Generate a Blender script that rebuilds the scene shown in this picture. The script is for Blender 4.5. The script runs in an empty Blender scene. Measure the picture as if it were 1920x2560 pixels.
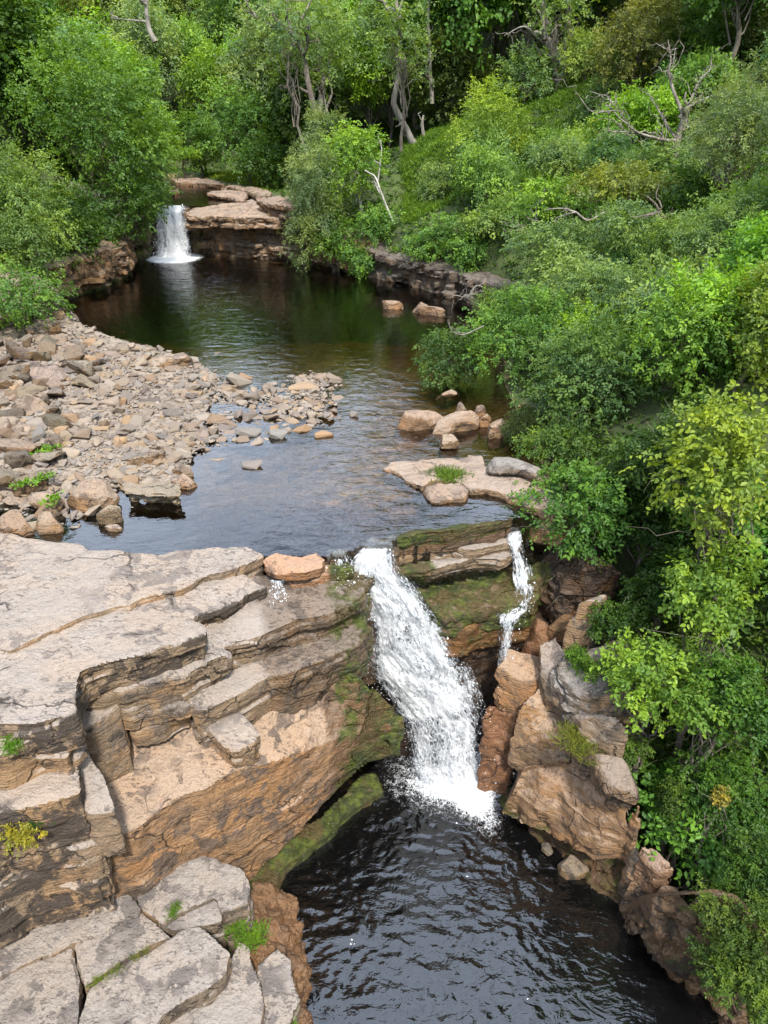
import bpy, bmesh, math, random
import numpy as np
from mathutils import Vector, Matrix

SC = bpy.context.scene
COL = SC.collection
# ------------------------------------------------------------------ camera
F, CX, CY = 1775.0, 960.0, 1280.0        # focal length and centre of the 1920 x 2560 frame
CAMH, PITCH = 13.0, math.radians(30)
cam = bpy.data.cameras.new('camera'); camo = bpy.data.objects.new('camera', cam); COL.objects.link(camo)
cam.sensor_fit = 'VERTICAL'; cam.sensor_height = 24; cam.lens = 24*F/2560
camo.location = (0, 0, CAMH); camo.rotation_euler = (math.pi/2-PITCH, 0, 0)
cam.clip_end = 1500; cam.clip_start = .1
SC.camera = camo
# ------------------------------------------------------------------ light
SUN_EL, SUN_AZ = math.radians(57), math.radians(163)   # azimuth clockwise from +Y: behind the camera, to the left
W = bpy.data.worlds.new('World'); SC.world = W; W.use_nodes = True
wt = W.node_tree; wt.nodes.clear()
def wn(t, **k):
    n = wt.nodes.new(t)
    for a, b in k.items(): setattr(n, a, b)
    return n
wo = wn('ShaderNodeOutputWorld'); wb = wn('ShaderNodeBackground'); wb.inputs[1].default_value = .115
sky = wn('ShaderNodeTexSky', sky_type='NISHITA', sun_disc=False, sun_elevation=SUN_EL, sun_rotation=SUN_AZ, dust_density=3.0, air_density=1.0)
tc = wn('ShaderNodeTexCoord'); mp = wn('ShaderNodeMapping'); mp.inputs['Scale'].default_value = (1, 1, 2.2)
nz = wn('ShaderNodeTexNoise'); nz.inputs['Scale'].default_value = 2.6; nz.inputs['Detail'].default_value = 6
cr = wn('ShaderNodeValToRGB'); cr.color_ramp.elements[0].position = .30; cr.color_ramp.elements[1].position = .52
mx = wn('ShaderNodeMix', data_type='RGBA')
wt.links.new(tc.outputs['Generated'], mp.inputs[0]); wt.links.new(mp.outputs[0], nz.inputs['Vector'])
wt.links.new(nz.outputs[0], cr.inputs[0]); wt.links.new(cr.outputs[0], mx.inputs[0])
wt.links.new(sky.outputs[0], mx.inputs[6]); mx.inputs[7].default_value = (11.2, 13.0, 16.2, 1)
wt.links.new(mx.outputs[2], wb.inputs[0]); wt.links.new(wb.outputs[0], wo.inputs[0])
sl = bpy.data.lights.new('sun', 'SUN'); sl.energy = 4.3; sl.angle = math.radians(6); sl.color = (1, .95, .86)
so = bpy.data.objects.new('sun', sl); COL.objects.link(so)
sd_ = Vector((math.sin(SUN_AZ)*math.cos(SUN_EL), math.cos(SUN_AZ)*math.cos(SUN_EL), math.sin(SUN_EL)))
so.rotation_euler = sd_.to_track_quat('Z', 'Y').to_euler(); so.location = sd_*60
SC.view_settings.view_transform = 'Standard'; SC.view_settings.look = 'None'; SC.view_settings.gamma = 1
SC.view_settings.exposure = 0.65
SC.cycles.max_bounces = 8; SC.cycles.diffuse_bounces = 3; SC.cycles.transparent_max_bounces = 24
SC.cycles.sample_clamp_indirect = 6; SC.cycles.sample_clamp_direct = 12; SC.cycles.caustics_reflective = False; SC.cycles.caustics_refractive = False

UP, UP2 = 5.9, 8.2                      # water levels: upper pool, river above the far fall; lower pool is 0
RNG = np.random.default_rng(7)
# ------------------------------------------------------------------ projection helpers (frame pixel -> place in the world)
cp, sp = math.cos(PITCH), math.sin(PITCH)
def ray(px, py):
    xn = (px-CX)/F; yn = -(py-CY)/F
    return np.array([xn, cp+yn*sp, -sp+yn*cp])
def P(px, py, z):
    d = ray(px, py); t = (z-CAMH)/d[2]
    return np.array([d[0]*t, d[1]*t, z])
def PD(px, py, D):
    d = ray(px, py); t = D/d[1]
    return np.array([d[0]*t, D, CAMH+d[2]*t])
def pxm(px, py, D):                      # metres per frame pixel there
    return D/ray(px, py)[1]/F
# ------------------------------------------------------------------ noise
def _h(i, j, k, s):
    n = (i.astype(np.uint32)*np.uint32(374761393) + j.astype(np.uint32)*np.uint32(668265263) + k.astype(np.uint32)*np.uint32(2246822519) + np.uint32((s*3266489917) & 0xffffffff))
    n = (n ^ (n >> np.uint32(13)))*np.uint32(1274126177); n = n ^ (n >> np.uint32(16))
    return (n & np.uint32(0xffffff)).astype(np.float64)/0xffffff*2-1
def noise(p, s=0):
    p = np.asarray(p, float); f = np.floor(p); i = f.astype(np.int64); u = p-f; u = u*u*u*(u*(u*6-15)+10)
    r = 0
    for a in (0, 1):
        for b in (0, 1):
            for c in (0, 1):
                w = (u[:, 0] if a else 1-u[:, 0])*(u[:, 1] if b else 1-u[:, 1])*(u[:, 2] if c else 1-u[:, 2])
                r = r+w*_h(i[:, 0]+a, i[:, 1]+b, i[:, 2]+c, s)
    return r
def fbm(p, o=4, s=0):
    r = 0; a = 1; t = 0
    for k in range(o):
        r = r+a*noise(p*2.03**k+k*7.1, s+k); t += a; a *= .5
    return r/t
def sstep(a, b, x):
    t = np.clip((x-a)/(b-a), 0, 1); return t*t*(3-2*t)
def polysd(poly, x, y):                  # signed distance, + outside
    poly = np.asarray(poly)[:, :2]; d = np.full(x.shape, 1e9); ins = np.zeros(x.shape, bool)
    for k in range(len(poly)):
        a = poly[k]; b = poly[(k+1) % len(poly)]; e = b-a; wx = x-a[0]; wy = y-a[1]
        t = np.clip((wx*e[0]+wy*e[1])/(e@e+1e-12), 0, 1)
        d = np.minimum(d, (wx-t*e[0])**2+(wy-t*e[1])**2)
        if abs(e[1]) > 1e-12:
            c = ((a[1] > y) != (b[1] > y)) & (x < e[0]*(y-a[1])/e[1]+a[0]); ins ^= c
    d = np.sqrt(d); return np.where(ins, -d, d)
def nrmz(v):
    return v/(np.linalg.norm(v, axis=-1, keepdims=True)+1e-12)
# ------------------------------------------------------------------ mesh helpers
def mesh_np(name, V, faces, smooth=True, attrs=None, fattrs=None):
    me = bpy.data.meshes.new(name); V = np.asarray(V, np.float32); faces = np.asarray(faces, np.int32); k = faces.shape[1]
    me.vertices.add(len(V)); me.vertices.foreach_set('co', V.ravel())
    me.loops.add(faces.size); me.loops.foreach_set('vertex_index', faces.ravel())
    me.polygons.add(len(faces)); me.polygons.foreach_set('loop_start', np.arange(0, faces.size, k, dtype=np.int32))
    me.polygons.foreach_set('use_smooth', np.full(len(faces), smooth))
    for n, a in (attrs or {}).items():
        t = me.attributes.new(n, 'FLOAT', 'POINT'); t.data.foreach_set('value', np.asarray(a, np.float32))
    for n, a in (fattrs or {}).items():
        t = me.attributes.new(n, 'FLOAT', 'FACE'); t.data.foreach_set('value', np.asarray(a, np.float32))
    me.update(calc_edges=True); return me
def link(name, me, mat=None, parent=None, loc=None, color=None):
    o = bpy.data.objects.new(name, me); COL.objects.link(o)
    if mat is not None and len(me.materials) == 0: me.materials.append(mat)
    if parent is not None: o.parent = parent
    if loc is not None: o.location = loc
    if color is not None: o.color = (*color, 1)
    return o
def tag(o, label=None, cat=None, group=None, kind=None):
    if label: o['label'] = label
    if cat: o['category'] = cat
    if group: o['group'] = group
    if kind: o['kind'] = kind
    elif cat: o['kind'] = 'thing'
    return o
def rebase(V):                           # origin at the base centre
    V = np.asarray(V, float); c = np.array([V[:, 0].mean(), V[:, 1].mean(), V[:, 2].min()]); return V-c, c
def tube_arr(pts, rad, sides=6):
    pts = np.asarray(pts, float); n = len(pts); t = nrmz(np.gradient(pts, axis=0))
    ref = np.where(np.abs(t[:, 2:3]) > .9, np.array([[1., 0, 0]]), np.array([[0., 0, 1]]))
    a = nrmz(np.cross(t, ref)); b = np.cross(t, a); ang = np.linspace(0, 2*np.pi, sides, endpoint=False)
    V = pts[:, None]+np.asarray(rad)[:, None, None]*(np.cos(ang)[None, :, None]*a[:, None]+np.sin(ang)[None, :, None]*b[:, None])
    V = V.reshape(-1, 3); i = np.arange(n-1)[:, None]*sides; j = np.arange(sides)[None]; j2 = (j+1) % sides
    Fc = np.stack([i+j, i+j2, i+sides+j2, i+sides+j], -1).reshape(-1, 4); return V, Fc
class Acc:
    def __init__(s): s.V = []; s.F = []; s.n = 0; s.A = []
    def add(s, V, Fc, a=None):
        s.V.append(V); s.F.append(np.asarray(Fc)+s.n); s.n += len(V)
        if a is not None: s.A.append(np.full(len(Fc), a) if np.isscalar(a) else a)
    def tube(s, pts, rad, sides=6): s.add(*tube_arr(pts, rad, sides))
    def get(s): return np.concatenate(s.V), np.concatenate(s.F)
# ------------------------------------------------------------------ node helper
class NT:
    def __init__(s, name):
        s.m = bpy.data.materials.new(name); s.m.use_nodes = True; s.t = s.m.node_tree; s.t.nodes.clear()
        s.out = s.t.nodes.new('ShaderNodeOutputMaterial')
    def n(s, t, ins=None, **k):
        x = s.t.nodes.new(t)
        for a, b in k.items(): setattr(x, a, b)
        for a, b in (ins or {}).items(): s.set(x.inputs[a], b)
        return x
    def set(s, i, v):
        if isinstance(v, bpy.types.NodeSocket): s.t.links.new(v, i)
        elif isinstance(v, bpy.types.Node): s.t.links.new(v.outputs[0], i)
        else:
            if hasattr(i.default_value, '__len__') and len(i.default_value) == 4 and len(v) == 3: v = (*v, 1)
            i.default_value = v
    def math(s, op, a, b=0., c=None, clamp=False):
        x = s.t.nodes.new('ShaderNodeMath'); x.operation = op; x.use_clamp = clamp; s.set(x.inputs[0], a); s.set(x.inputs[1], b)
        if c is not None: s.set(x.inputs[2], c)
        return x.outputs[0]
    def mix(s, f, a, b, bt='MIX'):
        x = s.t.nodes.new('ShaderNodeMix'); x.data_type = 'RGBA'; x.blend_type = bt
        s.set(x.inputs[0], f); s.set(x.inputs[6], a); s.set(x.inputs[7], b); return x.outputs[2]
    def noise(s, vec, scale, detail=4, rough=.55, dist=0.):
        x = s.n('ShaderNodeTexNoise', {'Scale': scale, 'Detail': detail, 'Roughness': rough, 'Distortion': dist})
        if vec is not None: s.set(x.inputs['Vector'], vec)
        return x.outputs[0]
    def ramp(s, f, a, b):                # smooth 0..1 between a and b
        x = s.n('ShaderNodeMapRange', interpolation_type='SMOOTHSTEP'); s.set(x.inputs[0], f); x.inputs[1].default_value = a; x.inputs[2].default_value = b
        return x.outputs[0]
    def attr(s, name): return s.n('ShaderNodeAttribute', attribute_name=name)
    def scale(s, v, k):
        x = s.n('ShaderNodeVectorMath', operation='MULTIPLY'); s.set(x.inputs[0], v); x.inputs[1].default_value = k; return x.outputs[0]
# ------------------------------------------------------------------ materials
def sandstone(name, stain=.6, lich_t=.52, top=(.315, .265, .225), side=(.275, .19, .115)):
    g = NT(name); geo = g.n('ShaderNodeNewGeometry'); pos = geo.outputs['Position']
    sep = g.n('ShaderNodeSeparateXYZ', {0: geo.outputs['Normal']}); up = g.ramp(sep.outputs[2], .2, .66)
    n1 = g.noise(pos, .9, 5); n2 = g.noise(pos, 5, 6, .65); n3 = g.noise(pos, 26, 4, .6)
    st = g.noise(g.scale(pos, (1.1, 1.1, 15)), 1.0, 5, .6, .6)
    lam = g.noise(g.scale(pos, (.5, .5, 46)), 1.0, 3, .6, .8)
    topc = g.mix(g.ramp(n1, .35, .65), top, tuple(c*k for c, k in zip(top, (1.08, 1.0, .92))))
    topc = g.mix(g.math('MULTIPLY', g.ramp(n2, .5, .72), .5), topc, (.345, .31, .285))
    sidec = g.mix(g.ramp(st, .35, .68), side, tuple(k*.9 for k in (.26, .19, .13)))
    sidec = g.mix(g.math('MULTIPLY', g.ramp(n1, .47, .62), .55), sidec, (.36, .205, .09))
    sidec = g.mix(g.math('MULTIPLY', g.ramp(n2, .52, .68), .42), sidec, (.13, .10, .075))
    sidec = g.mix(g.math('MULTIPLY', g.ramp(lam, .55, .7), .25), sidec, (.15, .11, .08))
    c = g.mix(up, sidec, topc)
    # lichen and soot-dark crust in patches with their own outline
    l1 = g.noise(pos, 2.1, 9, .68, .5); lm = g.ramp(l1, lich_t, lich_t+.03)
    lich = g.attr('stain').outputs['Fac']
    lmask = g.math('MULTIPLY', g.math('MULTIPLY', lm, g.ramp(g.noise(pos, .9, 3), .40, .54)), stain)
    c = g.mix(lmask, c, (.115, .10, .092))
    crust = g.ramp(g.math('ADD', g.math('MULTIPLY', lich, 1.0), g.math('MULTIPLY', g.math('SUBTRACT', l1, .5), 3.2)), .40, .58)
    c = g.mix(g.math('MULTIPLY', crust, .9), c, (.062, .048, .038))
    # pitted specks
    sp_ = g.math('MULTIPLY', g.ramp(g.noise(g.scale(pos, (1, 1.9, 1)), 9, 6, .72, .6), .555, .62), g.ramp(g.noise(pos, 1.1, 3), .42, .58))
    c = g.mix(g.math('MULTIPLY', sp_, .62), c, (.12, .095, .08))
    # cracks along joints
    wob = g.n('ShaderNodeVectorMath', {0: pos, 1: g.scale(g.n('ShaderNodeTexNoise', {'Vector': pos, 'Scale': 2.2, 'Detail': 4}).outputs[1], (.55, .55, .55))}, operation='ADD')
    vo = g.n('ShaderNodeTexVoronoi', {'Vector': g.scale(wob.outputs[0], (.30, .55, .6)), 'Scale': 1.0}, feature='DISTANCE_TO_EDGE')
    ck = g.math('MULTIPLY', g.math('SUBTRACT', 1.0, g.ramp(vo.outputs[0], .0, .011)), g.ramp(g.noise(pos, .8, 3), .5, .62))
    c = g.mix(g.math('MULTIPLY', ck, .72), c, (.06, .048, .04))
    v2 = g.n('ShaderNodeTexVoronoi', {'Vector': g.scale(wob.outputs[0], (1.25, 1.25, 1.9)), 'Scale': 1.0}, feature='DISTANCE_TO_EDGE')
    ck2 = g.math('MULTIPLY', g.math('MULTIPLY', g.math('SUBTRACT', 1.0, g.ramp(v2.outputs[0], .0, .03)), g.math('SUBTRACT', 1., up)), g.ramp(g.noise(pos, 1.3, 3), .46, .58))
    c = g.mix(g.math('MULTIPLY', ck2, .75), c, (.05, .04, .032))
    tint = g.n('ShaderNodeObjectInfo'); c = g.mix(1.0, c, tint.outputs['Color'], 'MULTIPLY')
    # moss and algae
    mo = g.attr('moss').outputs['Fac']; mn = g.noise(pos, 3.3, 7, .7)
    mm = g.ramp(g.math('ADD', mo, g.math('MULTIPLY', g.math('SUBTRACT', mn, .5), 1.5)), .42, .64)
    mc = g.mix(g.ramp(g.noise(pos, 6, 4), .4, .65), (.028, .042, .009), (.085, .11, .014))
    mc = g.mix(g.ramp(g.noise(pos, 1.6, 3), .45, .62), mc, (.075, .055, .018))
    wet = g.attr('wet').outputs['Fac']; wm = g.ramp(g.math('ADD', wet, g.math('MULTIPLY', g.math('SUBTRACT', n1, .5), .8)), .3, .6)
    c = g.mix(g.math('MULTIPLY', wm, .62), c, g.mix(1.0, c, (.36, .30, .24), 'MULTIPLY'))
    c = g.mix(g.math('MULTIPLY', mm, .93), c, mc)
    h = g.math('ADD', g.math('MULTIPLY', n2, .13), g.math('MULTIPLY', n3, .03))
    h = g.math('ADD', h, g.math('MULTIPLY', g.math('MULTIPLY', st, g.math('SUBTRACT', 1., up)), .06))
    h = g.math('ADD', h, g.math('MULTIPLY', g.math('MULTIPLY', lam, g.math('SUBTRACT', 1., up)), .02))
    fl = g.noise(g.scale(pos, (1, 1.6, 1)), 1.5, 5, .6, .4)      # flaking bedding sheets
    fls = g.math('SNAP', fl, .055); h = g.math('ADD', h, g.math('MULTIPLY', g.math('MULTIPLY', fls, up), .45))
    h = g.math('SUBTRACT', h, g.math('MULTIPLY', g.math('MAXIMUM', ck, ck2), .06)); h = g.math('SUBTRACT', h, g.math('MULTIPLY', sp_, .012))
    bp = g.n('ShaderNodeBump', {'Strength': 1.0, 'Distance': 1.0, 'Height': h})
    ro = g.math('SUBTRACT', .9, g.math('MULTIPLY', wm, .62))
    b = g.n('ShaderNodeBsdfPrincipled', {'Base Color': c, 'Roughness': ro, 'Normal': bp, 'Specular IOR Level': .35})
    g.set(g.out.inputs[0], b); return g.m
M_ROCK = sandstone('sandstone'); M_SLAB = sandstone('lichened sandstone', .8, .495, (.285, .25, .22), (.22, .17, .12))
M_BLOTCH = sandstone('blotched sandstone', .85, .505, (.325, .27, .22), (.31, .20, .11))
M_BROWN = sandstone('brown sandstone', .35, .53, (.27, .19, .125), (.20, .115, .06))
M_GREY = sandstone('grey limestone', .8, .51, (.235, .21, .185), (.15, .125, .095))

def stone_mat():
    g = NT('loose stone'); geo = g.n('ShaderNodeNewGeometry'); pos = geo.outputs['Position']
    oi = g.n('ShaderNodeObjectInfo'); v = g.attr('var').outputs['Fac']
    n1 = g.noise(pos, 9, 5, .6); n2 = g.noise(pos, 40, 4)
    pal = g.n('ShaderNodeValToRGB'); g.set(pal.inputs[0], v); r = pal.color_ramp
    r.elements[0].color = (.20, .17, .15, 1); r.elements[1].color = (.27, .25, .225, 1)
    for p_, c_ in ((.25, (.30, .245, .195)), (.5, (.345, .29, .24)), (.68, (.33, .225, .13)), (.85, (.23, .18, .155))):
        e = r.elements.new(p_); e.color = (*c_, 1)
    c = g.mix(1.0, g.mix(1.0, pal.outputs[0], (.70, .69, .67), 'MULTIPLY'), oi.outputs['Color'], 'MULTIPLY')
    c = g.mix(g.math('MULTIPLY', g.ramp(n1, .5, .7), .45), c, (.19, .155, .125))
    bp = g.n('ShaderNodeBump', {'Strength': .5, 'Distance': .05, 'Height': g.math('ADD', n1, g.math('MULTIPLY', n2, .4))})
    g.set(g.out.inputs[0], g.n('ShaderNodeBsdfPrincipled', {'Base Color': c, 'Roughness': .88, 'Normal': bp})); return g.m
M_STONE = stone_mat()

def leaf_mat(name, trans=.42, yellow=.75):
    g = NT(name); oi = g.n('ShaderNodeObjectInfo'); v = g.attr('var').outputs['Fac']
    base = oi.outputs['Color']
    lo = g.mix(1.0, base, (.74, .82, .8), 'MULTIPLY'); hi = g.mix(1.0, base, (1.0+.8*yellow, 1.0+.6*yellow, .8), 'MULTIPLY')
    c = g.mix(g.ramp(v, .1, .95), lo, hi)
    d = g.n('ShaderNodeBsdfPrincipled', {'Base Color': c, 'Roughness': .5, 'Specular IOR Level': .35})
    t = g.n('ShaderNodeBsdfTranslucent', {'Color': g.mix(1.0, c, (1.25, 1.15, .5), 'MULTIPLY')})
    x = g.n('ShaderNodeMixShader', {0: trans, 1: d.outputs[0], 2: t.outputs[0]}); g.set(g.out.inputs[0], x); return g.m
M_LEAF = leaf_mat('leaf'); M_GRASS = leaf_mat('grass blade', .3, .6)

def bark(name, a, b, sc=6):
    g = NT(name); co = g.n('ShaderNodeNewGeometry').outputs['Position']
    n = g.noise(g.scale(co, (1, 1, .35)), sc, 6, .65); c = g.mix(g.ramp(n, .38, .66), a, b)
    bp = g.n('ShaderNodeBump', {'Strength': .6, 'Distance': .06, 'Height': n})
    g.set(g.out.inputs[0], g.n('ShaderNodeBsdfPrincipled', {'Base Color': c, 'Roughness': .9, 'Normal': bp})); return g.m
M_BARK = bark('bark', (.10, .08, .06), (.19, .165, .13)); M_PALE = bark('pale ash bark', (.13, .115, .09), (.29, .26, .215), 4)
M_WHITE = bark('birch bark', (.26, .24, .21), (.55, .52, .47), 5); M_DEAD = bark('dead wood', (.12, .10, .08), (.31, .275, .23), 7)

def soil_mat():
    g = NT('soil and moss'); geo = g.n('ShaderNodeNewGeometry'); pos = geo.outputs['Position']
    n = g.noise(pos, .5, 6, .6); n2 = g.noise(pos, 4, 5)
    c = g.mix(g.ramp(n, .35, .65), (.030, .048, .012), (.060, .088, .018)); c = g.mix(g.math('MULTIPLY', g.ramp(n2, .5, .7), .6), c, (.050, .038, .024))
    bed = g.attr('bed').outputs['Fac']
    bc = g.mix(g.ramp(n2, .35, .62), (.30, .185, .075), (.46, .32, .16)); bc = g.mix(g.math('MULTIPLY', g.ramp(g.noise(pos, 7, 4), .5, .66), .5), bc, (.07, .055, .03))
    bar = g.attr('bar').outputs['Fac']; rc = g.mix(g.ramp(n2, .4, .65), (.25, .20, .155), (.13, .105, .08))
    c = g.mix(bed, c, bc); c = g.mix(bar, c, rc)
    bp = g.n('ShaderNodeBump', {'Strength': .7, 'Distance': .15, 'Height': n2})
    g.set(g.out.inputs[0], g.n('ShaderNodeBsdfPrincipled', {'Base Color': c, 'Roughness': .95, 'Normal': bp})); return g.m
M_SOIL = soil_mat()

def water_mat(name, deep, ripple, scale, aniso=(1, 1, 1), dens=0., spec=1.55, foam=False):
    g = NT(name); geo = g.n('ShaderNodeNewGeometry'); pos = geo.outputs['Position']
    w1 = g.noise(g.scale(pos, aniso), scale, 3, .5, .8); w2 = g.noise(g.scale(pos, aniso), scale*3.1, 2, .5, .5)
    rip = g.attr('rip').outputs['Fac']
    h = g.math('MULTIPLY', g.math('ADD', w1, g.math('MULTIPLY', w2, .3)), g.math('ADD', .12, rip))
    bp = g.n('ShaderNodeBump', {'Strength': 1.0, 'Distance': ripple, 'Height': h})
    fr = g.n('ShaderNodeFresnel', {'IOR': spec, 'Normal': bp})
    gl = g.n('ShaderNodeBsdfGlossy', {'Color': (1, 1, 1, 1), 'Roughness': .05 if dens else .10, 'Normal': bp})
    if dens: under = g.n('ShaderNodeBsdfTransparent', {'Color': (.97, .95, .9, 1)}).outputs[0]
    else: under = g.n('ShaderNodeBsdfDiffuse', {'Color': deep}).outputs[0]
    sh = g.n('ShaderNodeMixShader', {0: fr, 1: under, 2: gl.outputs[0]}).outputs[0]
    if foam:
        f = g.attr('foam').outputs['Fac']
        fn = g.noise(pos, 5.5, 8, .72, 1.2)
        vor = g.n('ShaderNodeTexVoronoi', {'Vector': g.n('ShaderNodeVectorMath', {0: pos, 1: g.scale(g.n('ShaderNodeTexNoise', {'Vector': pos, 'Scale': 5., 'Detail': 3}).outputs[1], (.25, .25, .25))}, operation='ADD').outputs[0], 'Scale': 15.0}, feature='DISTANCE_TO_EDGE')
        lace = g.math('SUBTRACT', 1., g.ramp(vor.outputs[0], .02, .16))
        m = g.ramp(g.math('ADD', g.math('MULTIPLY', f, 1.5), g.math('ADD', g.math('MULTIPLY', g.math('SUBTRACT', fn, .5), 1.3), g.math('MULTIPLY', lace, .20))), .50, 1.15)
        m = g.math('MULTIPLY', m, g.ramp(f, .02, .25))
        wd = g.n('ShaderNodeBsdfDiffuse', {'Color': (.82, .84, .86, 1), 'Normal': g.n('ShaderNodeBump', {'Strength': .5, 'Distance': .1, 'Height': fn})})
        sh = g.n('ShaderNodeMixShader', {0: m, 1: sh, 2: wd.outputs[0]}).outputs[0]
    g.set(g.out.inputs[0], sh)
    if dens:
        va = g.n('ShaderNodeVolumeAbsorption', {'Color': deep, 'Density': dens}); g.set(g.out.inputs['Volume'], va)
    return g.m
M_POOL = water_mat('peaty water', (.64, .50, .19), .018, 2.6, (1, 1.9, 1), dens=1.5, spec=2.0, foam=True)
M_LOW = water_mat('deep black water', (.003, .003, .003), .03, 2.4, (1, 1.5, 1), spec=1.82, foam=True)

def fall_mat():
    g = NT('falling water'); uv = g.n('ShaderNodeUVMap', uv_map='flow').outputs[0]; ed = g.attr('edge').outputs['Fac']
    big = g.noise(g.scale(uv, (2.6, 1.3, 1)), 1.0, 3, .55, .5)
    nf = g.noise(g.scale(uv, (30, 9, 1)), 1.0, 6, .72, .6)
    wb_ = g.n('ShaderNodeVectorMath', {0: g.scale(uv, (13, 5.5, 1)), 1: g.scale(g.n('ShaderNodeTexNoise', {'Vector': g.scale(uv, (9, 5, 1)), 'Scale': 1., 'Detail': 4}).outputs[1], (1.6, 1.6, 0))}, operation='ADD').outputs[0]
    lc = g.noise(wb_, 1.0, 3, .6); ridge = g.math('SUBTRACT', 1., g.math('MULTIPLY', g.math('ABSOLUTE', g.math('SUBTRACT', lc, .5)), 9.), clamp=True)
    st = g.noise(g.scale(uv, (46, 2.6, 1)), 1.0, 4, .6, .3)
    f = g.math('ADD', ed, g.math('MULTIPLY', ridge, .34)); f = g.math('MULTIPLY_ADD', g.math('SUBTRACT', nf, .5), 2.6, f); f = g.math('MULTIPLY_ADD', g.math('SUBTRACT', big, .5), 2.6, f); f = g.math('MULTIPLY_ADD', g.math('SUBTRACT', st, .5), .9, f)
    al = g.ramp(f, .20, .92)
    c = g.mix(g.ramp(f, .3, 1.1), (.66, .71, .77), (.95, .955, .96))
    bp = g.n('ShaderNodeBump', {'Strength': .6, 'Distance': .06, 'Height': f})
    d = g.n('ShaderNodeBsdfPrincipled', {'Base Color': c, 'Roughness': .4, 'Normal': bp, 'Specular IOR Level': .3})
    tl = g.n('ShaderNodeBsdfTranslucent', {'Color': (.9, .92, .95, 1)})
    b = g.n('ShaderNodeMixShader', {0: .3, 1: d.outputs[0], 2: tl.outputs[0]})
    tr = g.n('ShaderNodeBsdfTransparent')
    g.set(g.out.inputs[0], g.n('ShaderNodeMixShader', {0: al, 1: tr.outputs[0], 2: b.outputs[0]})); return g.m
M_FALL = fall_mat()
g = NT('water drops'); g.set(g.out.inputs[0], g.n('ShaderNodeBsdfPrincipled', {'Base Color': (.88, .90, .93, 1), 'Roughness': .3})); M_DROP = g.m

# ------------------------------------------------------------------ plan of the river
def px2(lst, z): return np.array([P(a, b, z) for a, b in lst])
POOL = px2([(150, 1350), (100, 1322), (160, 1290), (300, 1262), (455, 1250), (470, 1200), (490, 1120), (470, 1070), (520, 1030), (515, 985), (545, 950), (520, 915), (470, 897), (340, 868), (230, 850), (190, 815),
            (140, 790), (150, 762), (245, 716), (300, 688), (312, 655), (330, 640), (385, 628), (500, 622), (620, 630), (780, 648), (880, 668), (1000, 702), (1110, 724),
            (1200, 752), (1290, 790), (1260, 900), (1250, 960), (1290, 1040), (1330, 1140), (1390, 1230), (1410, 1320), (1285, 1335), (1100, 1360), (985, 1395), (860, 1420), (640, 1420), (400, 1410)], UP)
RIVER = px2([(365, 527), (480, 522), (600, 512), (640, 497), (560, 489), (640, 478), (520, 458), (500, 445), (420, 440), (380, 455), (415, 470), (380, 490), (300, 505)], UP2)
GORGE = np.array([P(a, b, 0) for a, b in [(1250, 1950), (1295, 2035), (1385, 2118), (1500, 2240), (1640, 2365), (1760, 2465), (1900, 2560), (2100, 2700)]] + [(3.6, 2.0, 0), (-9, 2.0, 0), (-9, 11.9, 0), (0, 11.9, 0), (2.2, 11.9, 0)])

def terrain(x, y):
    sp_ = polysd(POOL, x, y); sr = polysd(RIVER, x, y); sg = polysd(GORGE, x, y)
    pp = np.stack([x, y, 0*x], -1); nb = fbm(pp*.35, 4, 3); nf = fbm(pp*1.7, 3, 5)
    right = x > np.interp(y, [12, 20, 30, 38, 60], [2, 2, 0, -8, -11])
    # upper pool banks
    barw = (1-sstep(22.5, 25.5, y))*(~right)
    cliff = sstep(0., .7, sp_)
    hbar = UP+.04+.05*np.clip(sp_, 0, 3)+.10*nf+.09*np.clip(-x-6.5, 0, 8)
    hl = UP+1.7*cliff+.52*np.clip(sp_-.4, 0, 200)+1.1*nb*sstep(.5, 5, sp_)
    kr = sstep(26, 31, y); hr = UP+(1.6*kr+.25)*cliff+(.52)*np.clip(sp_-.4, 0, 200)+1.1*nb*sstep(.5, 5, sp_)
    h = np.where(right, hr, hl*(1-barw)+hbar*barw)
    shallow = np.interp(y, [12, 15, 18, 22, 26, 32, 42], [.16, .22, .26, .27, .6, 2.0, 1.6])
    inside = sp_ < 0
    h = np.where(inside, UP+.04-np.minimum(shallow*1.3, .08-sp_*np.where(y > 26, 1.3, .32))*(1+.35*nf)-.05, h)
    # river above the far fall
    far = y > 41
    hf = UP2+.12+.03*np.clip(sr, 0, 4)+.38*np.clip(sr-3., 0, 300)+1.2*nb*sstep(2, 8, sr)+.08*nf
    hf = np.where(sr < 0, UP2-.25-.1*np.clip(-sr, 0, 3), hf)
    k = sstep(41.6, 42.6, y); h = h*(1-k)+np.minimum(hf, np.maximum(h, hf)*.5+hf*.5)*k
    # gorge below the near fall
    kg = sstep(13.4, 12.1, y)*sstep(-.3, .3, 1.0+0*y)
    wall = -1.2+1.45*np.clip(sg, 0, 4.2)+.55*np.clip(sg-4.2, 0, 100)+.25*nf*sstep(0, 1, sg)
    hg = np.where(sg < 0, -1.4, wall); hg = np.where(x < -6.9, 5.25+.35*np.clip(-x-9.3, 0, 40)+.12*nf, np.where(x < 2.0, -1.4, hg))
    h = h*(1-kg)+hg*kg
    return np.minimum(h, 60+2*nb), sp_, sr, sg
def tz(x, y): return float(terrain(np.array([x]), np.array([y]))[0][0])

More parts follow.
